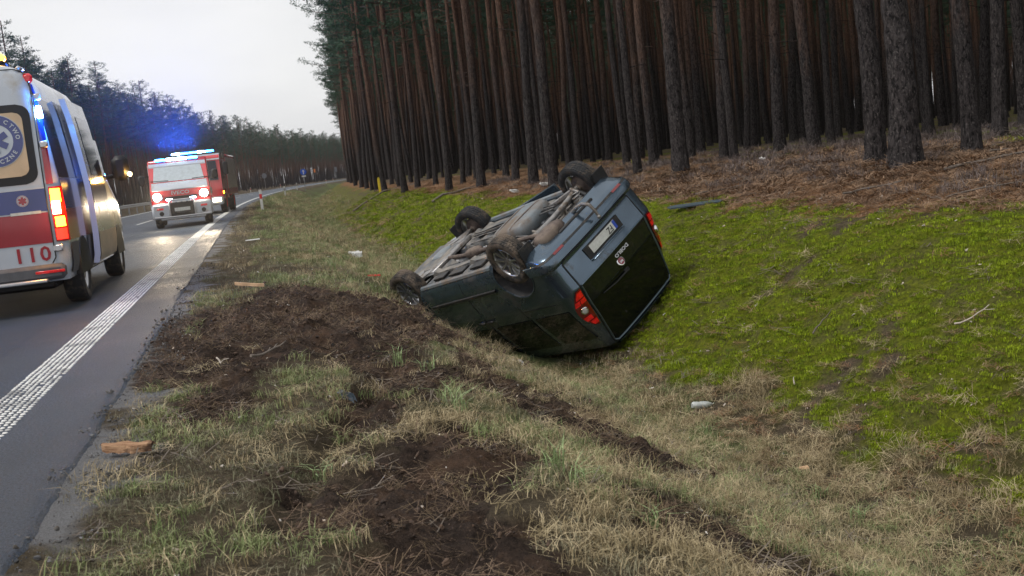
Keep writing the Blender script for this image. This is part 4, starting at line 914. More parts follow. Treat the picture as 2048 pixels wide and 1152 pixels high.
class Shell:
    """body made of rounded plan outlines stacked by height; x forward from the tail"""
    def __init__(s, Z, Y, RX, FX, rc=.1, rf=.5): s.Z, s.Y, s.RX, s.FX, s.rc, s.rf = Z, Y, RX, FX, rc, rf
    def y0(s, z): return float(np.interp(z, s.Z, s.Y))
    def x0(s, z): return float(np.interp(z, s.Z, s.RX))
    def xf(s, z): return float(np.interp(z, s.Z, s.FX))
    def tail(s, a, z, sg=1, off=0.0):
        def raw(a, z):
            Y = s.y0(z); X = s.x0(z); rc = min(s.rc, Y * .4); L = Y - rc; q = rc * math.pi / 2
            if a <= L: return Vector((X, a, z))
            if a <= L + q: t = (a - L) / rc; return Vector((X + rc * (1 - math.cos(t)), L + rc * math.sin(t), z))
            return Vector((X + rc + a - L - q, Y, z))
        p = raw(a, z)
        if off:
            e = .004; n = (raw(a + e, z) - raw(max(0, a - e), z)).cross(raw(a, z + e) - raw(a, z - e)).normalized()
            if (n.x > 0 and n.y < .2) or (n.y < 0 and a > .3): n = -n
            p = p + n * off
        return Vector((p.x, p.y * sg, p.z))
    def flank(s, x, z, sg=-1, off=0.0): return Vector((x, sg * (s.y0(z) + off), z))
    def build(s, name, mat, parent, zs, ang=30):
        rows = []
        for z in zs:
            Y = s.y0(z); L = Y - min(s.rc, Y * .4); q = min(s.rc, Y * .4) * math.pi / 2; F = s.xf(z); half = [s.tail(L * k / 5, z) for k in range(6)] + [s.tail(L + q * k / 5, z) for k in range(1, 6)]
            xs = half[-1].x; rf = min(s.rf, (F - xs) * .4); ry = min(s.rf, Y * .7)
            half += [Vector((xs + (F - rf - xs) * k / 16, Y, z)) for k in range(1, 17)]
            half += [Vector((F - rf + rf * math.sin(math.pi / 2 * k / 7), Y - ry + ry * math.cos(math.pi / 2 * k / 7), z)) for k in range(1, 8)] + [Vector((F, (Y - ry) * (1 - k / 3), z)) for k in range(1, 4)]
            rows.append([tuple(p) for p in half + [Vector((p.x, -p.y, p.z)) for p in half[1:-1]][::-1]])
        b = MB().grid(rows, True); n = len(rows[0]); b.f += [tuple(range(n)), tuple(range((len(rows) - 1) * n, len(rows) * n))]; b.m += [0, 0]
        return b.build(name, mat, parent, ang)
def road_wheel(parent, x, y, sg, r=.35, w=.235, rimmat=None, name='wheel'):
    h = w / 2; e = empty(name, (x, y, r)); e.parent = parent; Q = Matrix.Rotation(0 if sg > 0 else math.pi, 4, 'Z')
    MB().lathe([(r * .60, -h * .9), (r * .66, -h), (r * .9, -h), (r * .98, -h * .8), (r, -h * .4), (r, h * .4), (r * .98, h * .8), (r * .9, h), (r * .66, h), (r * .60, h * .9)], 36).build('tyre', M_tyre, e, 40)
    b = MB().lathe([(r * .62, -h * .8), (r * .63, h * .88), (r * .56, h * .8), (r * .5, h * .45), (r * .3, h * .4), (r * .22, h * .8), (0, h * .85)], 28, Q); b.build('rim', rimmat or M_silver, e, 35); return e
def lights_bar(parent, c, L, M_lit, cols, name='light_bar'):
    lb = MB().box(c, (.28, L, .035), bev=.012).build(name, M_black, parent)
    n = len(cols)
    for k, m in enumerate(cols): MB().box((c[0], c[1] - L / 2 + L * (k + .5) / n, c[2] + .065), (.24, L / n * .94, .095), bev=.03).build('beacon_lens', m, lb)
    return lb
# ---- ambulance
AMB = empty('ambulance', (-5.765, 11.119, 0), (0, 0, math.pi / 2 + .244), label='white, blue and red ambulance numbered 110 seen from behind on the road', cat='ambulance')
A = Shell([.34, .5, .76, 1.1, 1.4, 1.8, 2.2, 2.5, 2.62, 2.70, 2.76, 2.79], [.93, .975, .99, .99, .98, .94, .89, .83, .78, .68, .5, .2], [.03, .0, .0, .0, .005, .03, .07, .11, .14, .18, .26, .42],
          [5.82, 5.92, 5.9, 5.72, 5.05, 4.6, 4.2, 3.9, 3.6, 3.3, 2.8, 2.2], .12, .55)
A.build('body', M_wpaint, AMB, [.34, .42, .5, .6, .76, .9, 1.0, 1.1, 1.18, 1.25, 1.32, 1.4, 1.5, 1.6, 1.8, 2.0, 2.2, 2.35, 2.5, 2.57, 2.62, 2.66, 2.70, 2.735, 2.76, 2.78, 2.79], 40)
def apatch(name, z0, z1, a0, a1, sg, mat, parent, off=.006, n=8, m=10):
    return MB().grid([[A.tail(a0 + (a1 - a0) * i / n, z, sg, off) for i in range(n + 1)] for z in np.linspace(z0, z1, m)]).build(name, mat, parent, 50)
def rpatch(name, z0, z1, a0, a1, rr, sg, mat, parent, off):
    rows = []
    zz = np.unique(np.concatenate([np.linspace(z0, z0 + rr, 7), np.linspace(z0 + rr, z1 - rr, 6), np.linspace(z1 - rr, z1, 7)]))
    for z in zz:
        d = max(0.0, (z0 + rr) - z, z - (z1 - rr)); ins = rr - math.sqrt(max(0.0, rr * rr - d * d)); rows.append([A.tail(a0 + ins + (a1 - a0 - 2 * ins) * i / 8, float(z), sg, off) for i in range(9)])
    return MB().grid(rows).build(name, mat, parent, 50)
def aflank(name, z0, z1, x0, x1, sg, mat, parent, off=.004, n=8, m=10):
    return MB().grid([[A.flank(x0 + (x1 - x0) * i / n, z, sg, off) for i in range(n + 1)] for z in np.linspace(z0, z1, m)]).build(name, mat, parent, 50)
for sg in (-1, 1):
    dr = apatch('rear_door', .535, 2.66, .012, .84, sg, M_wpaint, AMB, .008, 10, 22)
    apatch('red_band', .765, 1.10, .016, .838, sg, M_rpaint, dr, .012)
    apatch('blue_band', 1.115, 1.36, .016, .838, sg, M_bpaint, dr, .012)
    apatch('band_stripe', 1.36, 1.375, .016, .838, sg, M_wpaint, dr, .013)
    fr = rpatch('window_frame', 1.42, 2.285, .04, .80, .13, sg, M_black, dr, .013)
    rpatch('frosted_pane', 1.51, 2.20, .11, .72, .09, sg, M_frost, fr, .017)
    MB().tube([A.tail(a, z, sg, .010) for a, z in lerp_path([(.80, .54), (.842, .60), (.842, 2.52), (.80, 2.62), (.70, 2.665), (.02, 2.665)], 8)], .006, 5, False).build('door_gap', M_black, dr)
    for hz_ in (.70, 1.83, 2.35): MB().box(tuple(A.tail(.88, hz_, sg, .02)), (.035, .13, .075), bev=.012, rot=(0, 0, sg * .5)).build('hinge', M_silver, dr)
    tl = apatch('tail_lamp', .77, 1.37, .875, 1.03, sg, pm('lamp red plastic %d' % sg, (.35, .008, .008), .2, coat=1, var=.1), AMB, .02, 5, 10)
    apatch('indicator', 1.20, 1.345, .885, .975, sg, M_amber, tl, .028, 4, 5); apatch('indicator_core', 1.07, 1.21, .885, .955, sg, M_amberw, tl, .030, 4, 5)
    apatch('lower_indicator', .93, 1.04, .895, .985, sg, M_amber, tl, .028, 4, 5); apatch('brake_lamp', .79, .91, .885, .99, sg, M_redlit, tl, .028, 4, 5)
    apatch('reflector_strip', 1.40, 1.80, .865, .93, sg, M_rpaint, AMB, .012, 4, 8); apatch('pillar_trim', 1.86, 2.5, .865, .935, sg, M_bpaint, AMB, .012, 4, 8)
    be = apatch('rear_beacon', 2.12, 2.25, .862, .94, sg, M_bluew, AMB, .025, 4, 5)
    MB().box(tuple(A.tail(.84, 2.56, sg, .015)), (.06, .10, .11), bev=.03).build('marker_lamp', M_redl, AMB)
    # flank
    aflank('side_window', 1.47, 2.36, .16, 1.45, sg, M_vglass, AMB, .005); aflank('window_band', 2.36, 2.40, .16, 1.5, sg, M_bpaint, AMB, .005, 8, 2)
    aflank('blue_band', 1.12, 1.46, .16, 3.9, sg, M_bpaint, AMB, .005, 14); aflank('red_band', .77, 1.115, .16, 4.0, sg, M_rpaint, AMB, .005, 14)
    aflank('cladding', .40, .74, .14, .62, sg, M_grey, AMB, .016, 4, 4); aflank('cladding', .36, .76, 1.40, 4.25, sg, M_grey, AMB, .014, 10, 4)
    MB().prism([(1.0 + .43 * math.cos(t), .35 + .43 * math.sin(t)) for t in np.linspace(0, math.pi, 16)], sg * .70, sg * 1.0, 'y').build('wheel_arch', M_black, AMB)
    MB().prism([(4.665 + .43 * math.cos(t), .35 + .43 * math.sin(t)) for t in np.linspace(0, math.pi, 16)], sg * .70, sg * 1.0, 'y').build('wheel_arch', M_black, AMB)
    road_wheel(AMB, 1.0, sg * .87, sg); road_wheel(AMB, 4.665, sg * .87, sg)
    aflank('front_window', 1.50, 2.05, 3.55, 4.25, sg, M_vglass, AMB, .006, 6, 8)
    MB().tube([A.flank(3.42, z, sg, .004) for z in np.linspace(.5, 2.3, 12)], .007, 5, False).build('door_gap', M_black, AMB)
    mr = MB().box((4.42, sg * 1.19, 1.62), (.16, .24, .38), bev=.07).tube([(4.45, sg * .95, 1.5), (4.44, sg * 1.12, 1.52)], .03, 8).build('door_mirror', M_black, AMB)
    MB().box((4.40, sg * 1.31, 1.52), (.12, .05, .07), bev=.02).build('mirror_indicator', M_amberw, mr)
    MB().box((.3, sg * .74, 2.685), (.25, .05, .05), bev=.02).build('roof_rail_end', M_wpaint, AMB)
    MB().box((2.9, sg * .80, 2.50), (.16, .07, .10), bev=.03).build('roof_marker_lamp', M_silver, AMB)
# right sliding door, open and slid back along the flank
sd = MB().grid([[A.flank(x, z, -1, .115) for x in (1.62, 1.8, 2.2, 2.6, 3.0, 3.05)] for z in np.linspace(.40, 2.45, 20)]); P0 = [[A.flank(x, z, -1, .045) for x in (1.62, 1.8, 2.2, 2.6, 3.0, 3.05)] for z in np.linspace(.40, 2.45, 20)]; sd.grid(P0)
for xx in (1.62, 3.05): sd.grid([[A.flank(xx, z, -1, .045), A.flank(xx, z, -1, .115)] for z in np.linspace(.40, 2.45, 20)])
sdo = sd.build('sliding_door', M_wpaint, AMB, 30); sdo['label'] = 'open white sliding side door'
aflank('sliding_window', 1.50, 2.25, 1.95, 2.95, -1, M_vglass, sdo, .12); aflank('blue_band', 1.14, 1.44, 1.66, 3.02, -1, M_bpaint, sdo, .119); aflank('lower_panel', .42, .78, 1.66, 3.02, -1, M_cream, sdo, .119)
aflank('step_panel', .40, .76, 3.06, 4.2, -1, M_cream, AMB, .03, 6, 5)
# tail bits
b = MB().box((-.02, 0, .45), (.16, 1.86, .17), bev=.04).build('rear_bumper', M_grey, AMB); MB().box((-.10, 0, .365), (.16, 1.5, .04), bev=.012).build('rear_step', M_silver, b)
for sg in (-1, 1): MB().box((-.108, sg * .78, .455), (.012, .30, .03), bev=.004).build('bumper_reflector', M_redl, b)
MB().box((2.9, 0, .30), (5.2, 1.5, .12), bev=.03).build('chassis', M_black, AMB)
def amb_text(txt, size, y, z, mat, name, off=.016, sx=1, bold=0.0, ang=0.0, parent=AMB):
    me = text_mesh(txt, size, mat, .002, name, bold, sx); p = A.tail(abs(y), z, -1 if y < 0 else 1, off); dz = (A.x0(z + .05) - A.x0(z - .05)) / .1
    me.transform(Matrix.Translation(p) @ Matrix.Rotation(math.atan(dz), 4, 'Y') @ TM @ Matrix.Rotation(ang, 4, 'Z')); return meshobj(name, me, parent)
for k, ch in enumerate('110'): amb_text(ch, .225, -.475 - .135 * k, .645, M_rpaint, 'fleet_digit', .014, 1.05, .004)
RC = (-.425, 1.91)                                             # the round emblem on the window
def disc(name, r0, r1, mat, off, n=40, c=RC, parent=AMB):
    rows = []
    for r in (r0, r1): rows.append([A.tail(abs(c[0] - r * math.cos(t)), c[1] + r * math.sin(t), -1, off) for t in np.linspace(0, 2 * math.pi, n)])
    return MB().grid(rows).build(name, mat, parent, 60)
em = disc('emblem', .0, .285, M_wpaint, .020); disc('emblem_ring', .18, .278, M_bpaint, .0225, parent=em)
for k, ch in enumerate('RATOWNICTWO'):
    th = R(172 - 16.6 * k); amb_text(ch, .062, RC[0] - .229 * math.cos(th), RC[1] + .229 * math.sin(th), M_wpaint, 'emblem_letter', .0245, 1, .0012, th - math.pi / 2, em)
for k, ch in enumerate('MEDYCZNE'):
    th = R(222 + 14.5 * k); amb_text(ch, .062, RC[0] - .229 * math.cos(th), RC[1] + .229 * math.sin(th), M_wpaint, 'emblem_letter', .0245, 1, .0012, th + math.pi / 2, em)
def star(c, L, w, off, mat, parent):
    for k in range(3):
        t = R(90 + 60 * k); dx, dy = math.cos(t), math.sin(t); q = [A.tail(abs(c[0] - (dx * u - dy * v)), c[1] + dy * u + dx * v, -1, off + .0006 * k) for u, v in ((-L, -w), (L, -w), (L, w), (-L, w))]
        MB().add([tuple(p) for p in q], [(0, 1, 2, 3)]).build('star_arm', mat, parent, 0)
star(RC, .135, .034, .0235, M_bpaint, em)
e2 = disc('small_emblem', 0, .062, M_wpaint, .016, 24, (-.60, 1.245)); star((-.60, 1.245), .044, .013, .019, M_rpaint, e2); disc('small_emblem_ring', .054, .058, M_rpaint, .018, 24, (-.60, 1.245), e2)
MB().add([tuple(A.tail(a, z, -1, .016)) for a, z in ((.46, 1.095), (.77, 1.095), (.77, 1.125), (.46, 1.125))], [(0, 1, 2, 3)]).build('name_strip', M_plate, AMB, 0)
rb = lights_bar(AMB, (.62, 0, 2.80), 1.1, None, [M_amber, M_amberw, M_amber], 'roof_light_bar')
MB().grid([[(A.xf(z) + .01, u * (A.y0(z) - .1), z) for u in (-1, -.5, 0, .5, 1)] for z in (1.45, 1.8, 2.2, 2.4)]).build('windscreen', M_vglass, AMB)
point_light('beacon_light', AMB, tuple(A.tail(.93, 2.19, -1, .12)), (.05, .3, 1), 60, .06); point_light('indicator_light', AMB, tuple(A.tail(.96, 1.15, -1, .12)), (1, .4, .05), 14, .05)
point_light('mirror_light', AMB, (4.3, -1.36, 1.5), (1, .5, .1), 9, .04)
# ---- front fire vehicle: light rescue truck
def fire_small():
    yaw = 2.858; T = empty('rescue_truck', (-11.1, 36.0, 0), (0, 0, math.pi / 2 - yaw), label='small red and white fire rescue truck with headlights and blue beacons lit', cat='fire truck')
    Wd = .99
    def xsec(name, poly, y0, y1, mat, par=T): return MB().prism(poly, y0, y1, 'y').build(name, mat, par, 30)
    cab = xsec('cab', [(-.02, .86), (0, 1.0), (-.03, 1.30), (-.16, 1.40), (-.55, 1.57), (-1.15, 2.16), (-1.3, 2.24), (-2.2, 2.27), (-2.2, .55), (-1.45, .55), (-1.32, .85), (-1.0, 1.02), (-.66, .85), (-.52, .60), (-.1, .60)], -Wd, Wd, M_fire)
    xsec('hood', [(-.02, 1.33), (-.15, 1.425), (-.54, 1.585), (-.54, 1.56), (-.15, 1.39), (-.03, 1.30)], -.93, .93, M_wpaint, cab)
    xsec('roof_cap', [(-1.13, 2.165), (-1.28, 2.27), (-2.2, 2.30), (-2.2, 2.20), (-1.25, 2.2), (-1.12, 2.13)], -.97, .97, M_wpaint, cab)
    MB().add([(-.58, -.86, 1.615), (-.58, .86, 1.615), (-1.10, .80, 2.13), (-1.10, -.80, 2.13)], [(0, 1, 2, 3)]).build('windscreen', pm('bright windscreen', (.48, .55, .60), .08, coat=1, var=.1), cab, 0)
    for yy in (-.35, .45): MB().tube([(-.60, yy, 1.64), (-.63, yy + .6 * (1 if yy < 0 else -1) * -1, 1.66)], .014, 5).build('wiper', M_black, cab)
    gr = MB().box((.005, 0, 1.02), (.03, 1.1, .12), bev=.02).build('grille', M_black, cab)
    me = text_mesh('IVECO', .17, M_silver, .004, 'lettering', .003, 1.25); me.transform(Matrix.Translation((.012, 0, 1.19)) @ Matrix(((0, 0, 1, 0), (1, 0, 0, 0), (0, 1, 0, 0), (0, 0, 0, 1)))); meshobj('lettering', me, cab)
    bmp = MB().box((.08, 0, .60), (.30, 2.02, .52), bev=.07).build('front_bumper', M_wpaint, T); MB().box((.05, 0, .33), (.24, 1.5, .10), bev=.03).build('skid_plate', M_silver, bmp)
    for sg in (-1, 1):
        MB().box((.0, sg * .78, 1.08), (.16, .34, .25), bev=.06).build('headlamp_housing', M_silver, cab); MB().lathe([(0, .0), (.12, -.01), (.135, -.03)], 20, Matrix.Translation((.09, sg * .78, 1.09)) @ Matrix.Rotation(R(-90), 4, 'Z')).build('headlamp', M_white, cab)
        fl = MB().lathe([(0, .0), (.075, -.01), (.085, -.05)], 16, Matrix.Translation((.25, sg * .70, .52)) @ Matrix.Rotation(R(-90), 4, 'Z')).build('fog_lamp', M_black, bmp); MB().box((.235, sg * .73, .68), (.02, .22, .07), bev=.02).build('bumper_indicator', M_redl, bmp)
        mr = MB().box((-.62, sg * 1.24, 1.72), (.12, .22, .36), bev=.05).tube([(-.7, sg * .98, 1.85), (-.64, sg * 1.2, 1.84)], .016, 6).tube([(-.7, sg * .98, 1.62), (-.64, sg * 1.2, 1.60)], .016, 6).build('mirror', M_black, T)
        road_wheel(T, -1.0, sg * .84, sg, .42, .27); road_wheel(T, -4.4, sg * .84, sg, .42, .27)
        MB().add([(-.72, sg * .993, 1.6), (-1.9, sg * .993, 1.6), (-1.9, sg * .993, 2.1), (-1.15, sg * .993, 2.1)], [(0, 1, 2, 3)]).build('door_window', M_vglass, cab, 0)
        MB().box((.02, sg * .40, .98), (.04, .20, .05), bev=.01).build('grille_beacon', M_bluew, cab)
    bb = MB()
    for yy in (-.42, .42): bb.tube([(.26, yy, .36), (.34, yy, .62), (.32, yy * .98, .86), (.27, yy * .86, .95)], .03, 8)
    bb.tube([(.27, -.37, .95), (.27, .37, .95)], .03, 8).tube([(.26, -.95, .40), (.30, -.42, .38), (.30, .42, .38), (.26, .95, .40)], .028, 8); bar = bb.build('bull_bar', M_silver, T)
    for k in range(4): MB().box((.27, -.27 + .18 * k, .88), (.04, .12, .045), bev=.01).build('bar_lamp', M_clear, bar)
    MB().box((.235, 0, .64), (.02, .82, .46), bev=.005).build('winch_bay', M_black, bmp)
    MB().box((.25, 0, .62), (.02, .52, .12), bev=.004).build('number_plate', M_plate, bmp); MB().box((.27, 0, .50), (.12, .42, .12), bev=.03).build('winch', M_black, bmp)
    MB().box((.05, 0, .86), (.06, .62, .16), bev=.02).build('front_sign', M_wpaint, cab)
    lights_bar(T, (-1.5, 0, 2.33), 1.5, None, [M_bluel, M_bluew, M_bluew, M_bluel], 'blue_light_bar')
    bx = MB().box((-3.75, 0, 1.55), (3.0, 2.08, 1.75), bev=.05).build('equipment_body', M_fire, T)
    for sg in (-1, 1):
        for k in range(3): MB().box((-2.75 - .97 * k, sg * 1.045, 1.62), (.86, .02, 1.3), bev=.006).build('roller_shutter', M_silver, bx)
    MB().box((-3.2, 0, .55), (4.0, .9, .22), bev=.03).build('chassis', M_black, T)
    for sg in (-1, 1): point_light('headlamp_light', T, (.22, sg * .78, 1.09), (1, .8, .55), 1300, .1, (24, (1, 0, .02)))
    point_light('beacon_light', T, (-1.5, 0, 2.62), (.02, .12, 1), 18000, .3, (34, (1, 0, .24)))
    return T
fire_small()
def fire_big():
    yaw = 2.99; T = empty('fire_engine', (-14.65, 50.0, 0), (0, 0, math.pi / 2 - yaw), label='large red fire engine with roof light bar behind the small rescue truck', cat='fire truck')
    cab = MB().prism([(0, .7), (.02, 1.3), (-.04, 1.6), (-.22, 2.72), (-.4, 2.88), (-2.6, 2.92), (-2.6, .7), (-1.95, .7), (-1.8, 1.05), (-1.4, 1.2), (-1.0, 1.05), (-.85, .7)], -1.25, 1.25, 'y').build('cab', M_fire, T, 30)
    MB().add([(.0, -1.12, 1.62), (.0, 1.12, 1.62), (-.155, 1.08, 2.55), (-.155, -1.08, 2.55)], [(0, 1, 2, 3)]).build('windscreen', M_vglass, cab, 0)
    MB().prism([(-.16, 2.60), (-.40, 2.90), (-2.6, 2.95), (-2.6, 2.70), (-.4, 2.7)], -1.262, 1.262, 'y').build('roof_cap', M_wpaint, cab, 30)
    b = MB().box((.1, 0, .62), (.35, 2.5, .40), bev=.06).build('front_bumper', M_wpaint, T); MB().box((.03, 0, 1.15), (.04, 1.5, .3), bev=.02).build('grille', M_black, cab)
    for sg in (-1, 1):
        MB().box((.27, sg * .95, .66), (.04, .4, .18), bev=.02).build('headlamp', M_amberw, b); MB().box((-.2, sg * 1.27, 1.0), (.2, .02, .12), bev=.006).build('side_marker', M_amber, cab)
        MB().box((-.05, sg * 1.50, 2.15), (.14, .26, .62), bev=.05).tube([(-.2, sg * 1.25, 2.55), (-.08, sg * 1.5, 2.52)], .02, 6).tube([(-.2, sg * 1.25, 1.8), (-.08, sg * 1.5, 1.82)], .02, 6).build('mirror', M_black, T)
        road_wheel(T, -1.4, sg * 1.08, sg, .52, .3, M_fire); road_wheel(T, -5.0, sg * 1.08, sg, .52, .3, M_fire)
        MB().add([(-.35, sg * 1.253, 1.65), (-1.5, sg * 1.253, 1.65), (-1.5, sg * 1.253, 2.5), (-.45, sg * 1.253, 2.5)], [(0, 1, 2, 3)]).build('door_window', M_vglass, cab, 0)
    bx = MB().box((-5.1, 0, 1.85), (4.8, 2.5, 2.1), bev=.05).build('pump_body', M_fire, T)
    for sg in (-1, 1):
        for k in range(4): MB().box((-3.35 - 1.15 * k, sg * 1.255, 1.95), (1.02, .02, 1.55), bev=.006).build('roller_shutter', M_silver, bx)
    MB().box((-4.2, 0, .7), (6.4, 1.0, .28), bev=.03).build('chassis', M_black, T)
    lights_bar(T, (-.75, 0, 2.99), 2.0, None, [M_bluew, M_bluel, M_bluel, M_bluew, M_bluel], 'blue_light_bar')
    point_light('beacon_light', T, (-.75, 0, 3.25), (.02, .12, 1), 18000, .3, (34, (1, 0, .24)))
    return T
fire_big()
# ------------------------------------------------------------------ roadside furniture and litter
M_post = pm('white post plastic', (.68, .68, .66), .5, var=.1); M_rback = pm('red reflector band', (.55, .03, .035), .35, var=.1); M_zinc = pm('zinc pole', (.30, .31, .33), .45, .6, var=.15)
M_yel = pm('yellow post', (.75, .56, .02), .5, var=.1); M_or = pm('orange plate', (.85, .25, .03), .5, var=.08); M_sblue = pm('sign blue', (.01, .10, .62), .35, var=.05); M_sback = pm('grey sign back', (.22, .23, .25), .5, .4, var=.15)
def delineator(x, y, label, h=1.0, face=1):
    e = empty('roadside_post', (x, y, gz1(x, y) - .02), (0, 0, .22), label=label, cat='post', group='white roadside posts')
    MB().prism([(-.06, -.05), (.06, -.05), (.06, .01), (.0, .05), (-.06, .01)], 0, h, 'z').build('shaft', M_post, e, 20)
    MB().prism([(-.063, -.053), (.063, -.053), (.063, .012), (.0, .053), (-.063, .012)], h - .42, h - .20, 'z').build('band', M_rback if face else M_black, e, 20)
    MB().box((0, -.056, h - .30), (.05, .008, .15)).build('reflector', M_redl if face else M_clear, e)
delineator(-11.2, 48.3, 'white post with red band nearest on the verge right of the trucks', 1.05); delineator(-20.6, 99, 'second white post with dark band further along the right verge', 1.0, 0)
delineator(float(xof(1.3, 150)), 150, 'third small white post close to the blue arrow sign', 1.0, 0); delineator(float(xof(1.3, 225)), 225, 'farthest white post on the right verge', 1.0)
delineator(float(xof(-10, 190)), 190, 'white post on the far verge left of the grey sign back', 1.0); delineator(float(xof(-10, 235)), 235, 'white post on the far verge under the grey sign back', 1.0); delineator(float(xof(-10, 330)), 330, 'tiny white post on the far verge right of the blue sign', 1.0)
def sign(x, y, label, h, build, cat='road sign'):
    e = empty('road_sign', (x, y, gz1(x, y)), (0, 0, .2), label=label, cat=cat); MB().tube([(0, 0, 0), (0, 0, h)], .045, 8).build('pole', M_zinc, e); build(e); return e
def blue_sign(e):
    d = MB().lathe([(0, -.03), (.44, -.03), (.45, -.02), (.45, 0), (0, 0)], 32, Matrix.Translation((0, -.04, 2.75))).build('disc', M_sblue, e); MB().prism([(-.06, 2.42), (.06, 2.42), (.06, 2.82), (.2, 2.82), (0, 3.08), (-.2, 2.82), (-.06, 2.82)], -.075, -.085, 'y').build('arrow', M_post, d, 0)
    MB().box((0, -.05, 2.13), (.62, .03, .2)).build('plate', M_post, e)
sign(float(xof(2.4, 152)), 152, 'round blue sign with white arrow and a small plate on its pole', 3.0, blue_sign)
def back_sign(e): MB().prism([(.5 * math.cos(t), 3.0 + .55 * math.sin(t)) for t in np.linspace(0, 2 * math.pi, 20)[:-1]], -.02, .02, 'y').build('plate_back', M_sback, e)
sign(float(xof(-10.4, 215)), 215, 'grey back of a rounded road sign across the road', 3.4, back_sign)
def orange_sign(e): MB().box((0, -.03, 3.6), (.5, .03, 1.0), bev=.01).build('plate', M_or, e)
sign(float(xof(-10.4, 300)), 300, 'narrow orange plate on a thin pole far down the road', 4.0, orange_sign)
def grey_sign(e): MB().box((0, -.03, 3.6), (.8, .03, 1.5), bev=.01).build('plate', M_sback, e)
sign(float(xof(-10.4, 340)), 340, 'tall grey panel sign at the bend beside the forest corner', 4.4, grey_sign)
yx, yy_ = -6.6, 56.5
e = empty('marker_post', (yx, yy_, gz1(yx, yy_) - .02), label='short yellow marker post at the forest edge', cat='post'); MB().box((0, 0, .42), (.13, .05, .84), bev=.012).build('shaft', M_yel, e); MB().prism([(-.07, .84), (.07, .84), (0, .92)], -.03, .03, 'y').build('cap', M_yel, e)
# guard rail across the road
gr = empty('guard_rail', (0, 0, 0), label='galvanised guard rail along the far side of the road', cat='guard rail')
yy = np.arange(40, 130, 4.0); prf = [(0, .45), (.05, .50), (0, .58), (.05, .66), (0, .72)]
MB().grid([[(float(xof(-10.2 + d, y)), y, z) for d, z in prf] for y in yy]).build('beam', M_zinc, gr, 20)
for y in yy: MB().box((float(xof(-10.3, y)), y, .25), (.1, .06, .9)).build('post', M_zinc, gr)
def far_post(y): delineator(float(xof(-9.8, y)), y, 'white post on the far verge behind the ambulance mirror')
far_post(62)
# bark pieces, bottle, panels, scraps
def grain(name, c0, c1):
    m, nt, p = nodes(name); n = noise(nt, 6, 5, .7, sc=(1, 14, 14)); n2 = noise(nt, 14, 3); c = mixc(nt, ramp(nt, n, .35, .65), c0, c1); c = mixc(nt, ramp(nt, n2, .55, .7), c, tuple(v * .3 for v in c0))
    nt.links.new(c, p.inputs['Base Color']); p.inputs['Roughness'].default_value = .85; bump(nt, p, n, .8, .01); return m
M_wood = grain('split pine bark', (.20, .095, .045), (.55, .34, .20)); M_wood2 = pm('pale split wood', (.62, .40, .24), .8, var=.2, vs=20, bmp=.4, bs=40)
def shard(name, x, y, L, Wd, rz, mat, label, cat, th=.012, dz=.05, tilt=(0.1, .05), seed=0, bow=.02, under=None):
    r = random.Random(seed); n = 9; top = []; z = gz1(x, y) + dz
    e = []
    for i in range(n):
        f = i / (n - 1); u = (f - .5) * L; w = Wd * (.45 + .55 * math.sin(math.pi * (.12 + .62 * f))) * r.uniform(.6, 1.2); c = r.uniform(-.1, .1) * Wd
        e.append([(u, c - w / 2, bow * (1 - (2 * f - 1) ** 2) * 0), (u + r.uniform(-.1, .1) * Wd, c - w * .2, bow), (u, c + w * .2, bow * 1.05), (u + r.uniform(-.1, .1) * Wd, c + w / 2, 0), (u, c + w * .2, bow - th), (u, c - w * .2, bow - th)])
    b = MB().grid(e, True); k = 6; b.f += [tuple(range(k)), tuple(range((n - 1) * k, n * k))]; b.m += [0, 0]
    o = b.build(name, mat, None, 25); o.location = (x, y, z); o.rotation_euler = (tilt[0], tilt[1], rz); tag(o, label, cat); return o
shard('bark_piece', -1.83, 4.61, .24, .07, -.12, M_wood, 'orange-brown split bark piece lying beside the asphalt edge', 'bark', .014, .035, (.35, .05), 3, .03)
shard('bark_piece', -2.83, 11.1, .32, .05, .5, M_wood2, 'long thin orange bark strip on the dark soil heap', 'bark', .012, .16, (.1, .2), 5, .03)
shard('plastic_strip', -5.4, 22.0, .3, .05, .2, M_post, 'white plastic strip on the verge near the trucks', 'plastic', .01, .04, (0, 0), 6, .02)
shard('plastic_shard', -1.02, 5.81, .13, .10, 1.1, pm('blue grey plastic', (.05, .07, .09), .35, var=.2), 'dark blue-grey plastic shard on the grass above the rut', 'plastic', .008, .07, (.7, .3), 7, .015)
shard('plastic_shard', -2.08, 15.64, .22, .08, .6, pm('red plastic', (.55, .04, .03), .4, var=.15), 'small red plastic shard on the far ditch slope', 'plastic', .008, .05, (.1, .1), 9, .02)
shard('paper_scrap', -3.26, 21.93, .30, .22, .3, M_post, 'crumpled white paper in the far ditch grass', 'paper', .02, .06, (.4, .1), 10, .08)
shard('paper_scrap', 6.06, 23.79, .16, .12, .3, M_post, 'small white scrap on the forest floor among the trunks', 'paper', .01, .06, (.9, .1), 11, .03)
shard('paper_scrap', 1.25, 29.2, .32, .2, .4, M_post, 'pale scrap on the bank just left of the car\'s high wheel', 'paper', .03, .06, (.3, .1), 12, .07)
shard('paper_scrap', .35, 29.2, .34, .2, .9, M_post, 'pale scrap further left on the bank behind the car', 'paper', .03, .06, (.3, .1), 13, .06)
shard('bark_flake', 2.0, 7.35, .08, .05, .4, M_wood2, 'pale bark flake low on the mossy bank', 'bark', .006, .03, (.3, .1), 14, .01)
shard('plastic_shard', -.03, 11.75, .16, .12, .9, M_clear, 'shiny clear plastic piece under the car\'s roof edge', 'plastic', .008, .12, (.5, .2), 15, .02)
x, y = 3.02, 16.1
